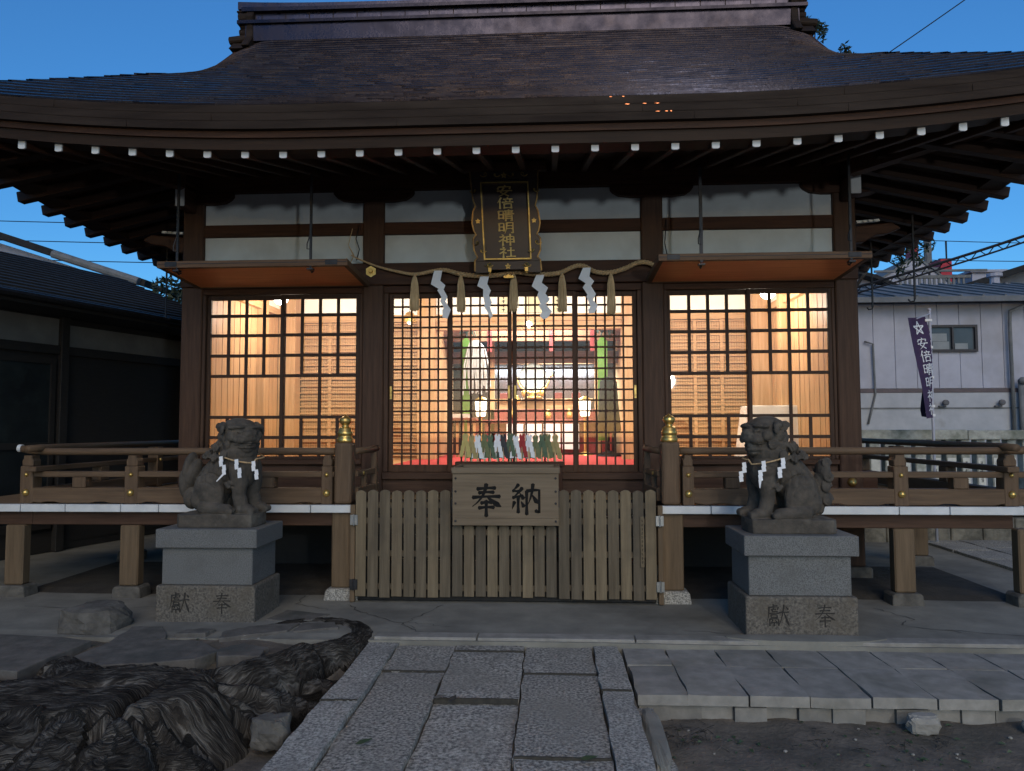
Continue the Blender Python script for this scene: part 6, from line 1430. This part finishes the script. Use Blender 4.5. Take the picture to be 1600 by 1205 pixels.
for (x0, x1, lb) in ((-1.50, -1.16, "slatted offering stand at the left of the altar room"),):
    t = thing("offering_stand", ((x0 + x1) / 2, 11.1, FZ), lb, "stand"); b = MB()
    for k in range(5): x = x0 + (x1 - x0) * k / 4; b.box(x - .018, x + .018, 11.08, 11.11, FZ + .013, 1.66)
    b.build("slats", WLZ, t); b = MB(); b.box(x0 - .04, x1 + .04, 10.95, 11.25, 1.661, 1.70); b.build("tabletop", REDL, t, bevel=.004)
    b = MB(); b.box(x0 + .02, x1 - .06, 11.03, 11.2, 1.701, 1.76); b.build("white_tray", CLOTH, t)
tb = thing("covered_table", (2.88, 9.3, FZ), "table draped in white cloth behind the right windows", "table")
b = MB(); n = 36; top = [(2.42, 9.05), (3.30, 9.05), (3.30, 9.55), (2.42, 9.55)]
ring = []
for i in range(4):
    a, c = np.array(top[i]), np.array(top[(i + 1) % 4])
    for q in np.linspace(0, 1, 16)[:-1]: ring.append(a * (1 - q) + c * q)
k = len(ring); ctr = np.array([2.86, 9.3]); P = []
for lv, (zz, f) in enumerate([(1.812, .98), (1.80, 1.0), (1.6, 1.05), (1.3, 1.12), (FZ + .01, 1.17)]):
    P.append([tuple(ctr + (r - ctr) * (f + (.035 * lv * .4) * math.sin(i * 1.25)))[:2] + (zz,) for i, r in enumerate(ring)] )
vs = [p for r in P for p in r]; fs = [(l * k + i, l * k + (i + 1) % k, (l + 1) * k + (i + 1) % k, (l + 1) * k + i) for l in range(len(P) - 1) for i in range(k)] + [tuple(range(k))]
b.add(vs, fs); b.build("tablecloth", CLOTH, tb, smooth=False)
hs = thing("hanging_scroll", (-.25, BW, 3.3), "framed writing panels high on the white wall above the altar opening", "panel")
b = MB()
for x0, x1 in ((-.72, -.58), (-.36, -.06), (.05, .17)): b.box(x0, x1, BW - .012, BW + .018, 3.17, 3.445)
b.build("paper", mat("aged_paper", (.66, .60, .40), (.58, .52, .33), .9, 0, 10), hs)
b = MB()
for x0 in (-.665, .10):
    for q in range(4): b.box(x0 - .02, x0 + .025, BW - .016, BW - .0125, 3.39 - q * .06, 3.40 - q * .06); b.box(x0 - .0, x0 + .012, BW - .0165, BW - .0125, 3.365 - q * .06, 3.41 - q * .06)
b.build("ink_marks", BLACK, hs)
al2 = MB(); al2.ball((-3.73, 8.6, 1.66), (.03, .02, .02), n=10, m=8); tag(al2.build("indicator_lamp", REDLED, None), "small red indicator light low on the left inner wall", "indicator light")
ge = thing("globe_lamp", (-.34, 10.1, 2.9), "small white globe lamp hanging before the altar opening", "lamp", "lamps inside the hall")
b = MB(); b.ball((-.30, 10.15, 2.98), .045, n=14, m=10); b.build("globe", LAMPW, ge, smooth=True); b = MB(); b.tube([(-.30, 10.15, 3.02), (-.30, 10.15, 3.455)], .005, 5); b.build("cord", IRON, ge)
for x, lb in ((OP0 - .32, "gold fringed hanging lamp left of the altar opening"), (OP1 + .30, "gold fringed hanging lamp right of the altar opening")):
    t = thing("hanging_lamp", (x, 9.9, 3.0), lb, "lamp", "gold hanging lamps")
    b = MB(); b.lathe([(.0, 3.14), (.05, 3.12), (.09, 3.03), (.095, 2.99), (.08, 2.99)], (x, 9.9, 0), 12); b.build("gilt_shade", GOLD, t); b = MB(); b.ball((x, 9.9, 3.0), .04, n=10, m=8); b.build("bulb", LANT, t); b = MB(); b.tube([(x, 9.9, 3.14), (x, 9.9, 3.455)], .005, 5); b.build("cord", IRON, t)
# ================================================================== STREET LAMP IN FRONT OF THE HALL
sl = thing("street_lamp", (3.1, -4.0, 0), "street lamp on a grey pole in front of the hall", "street lamp")
b = MB(); b.tube([(3.1, -4.35, -.2), (3.1, -4.35, 3.3)], .05, 10); b.tube([(3.1, -4.35, 3.1), (3.1, -4.15, 3.16), (3.1, -3.95, 3.14)], .03, 8); b.build("pole", TINROOF, sl)
b = MB(); b.lathe([(.05, 3.10), (.2, 2.98), (.2, 2.96)], (3.1, -4.0, 0), 16); b.build("lamp_shade", TINROOF, sl)
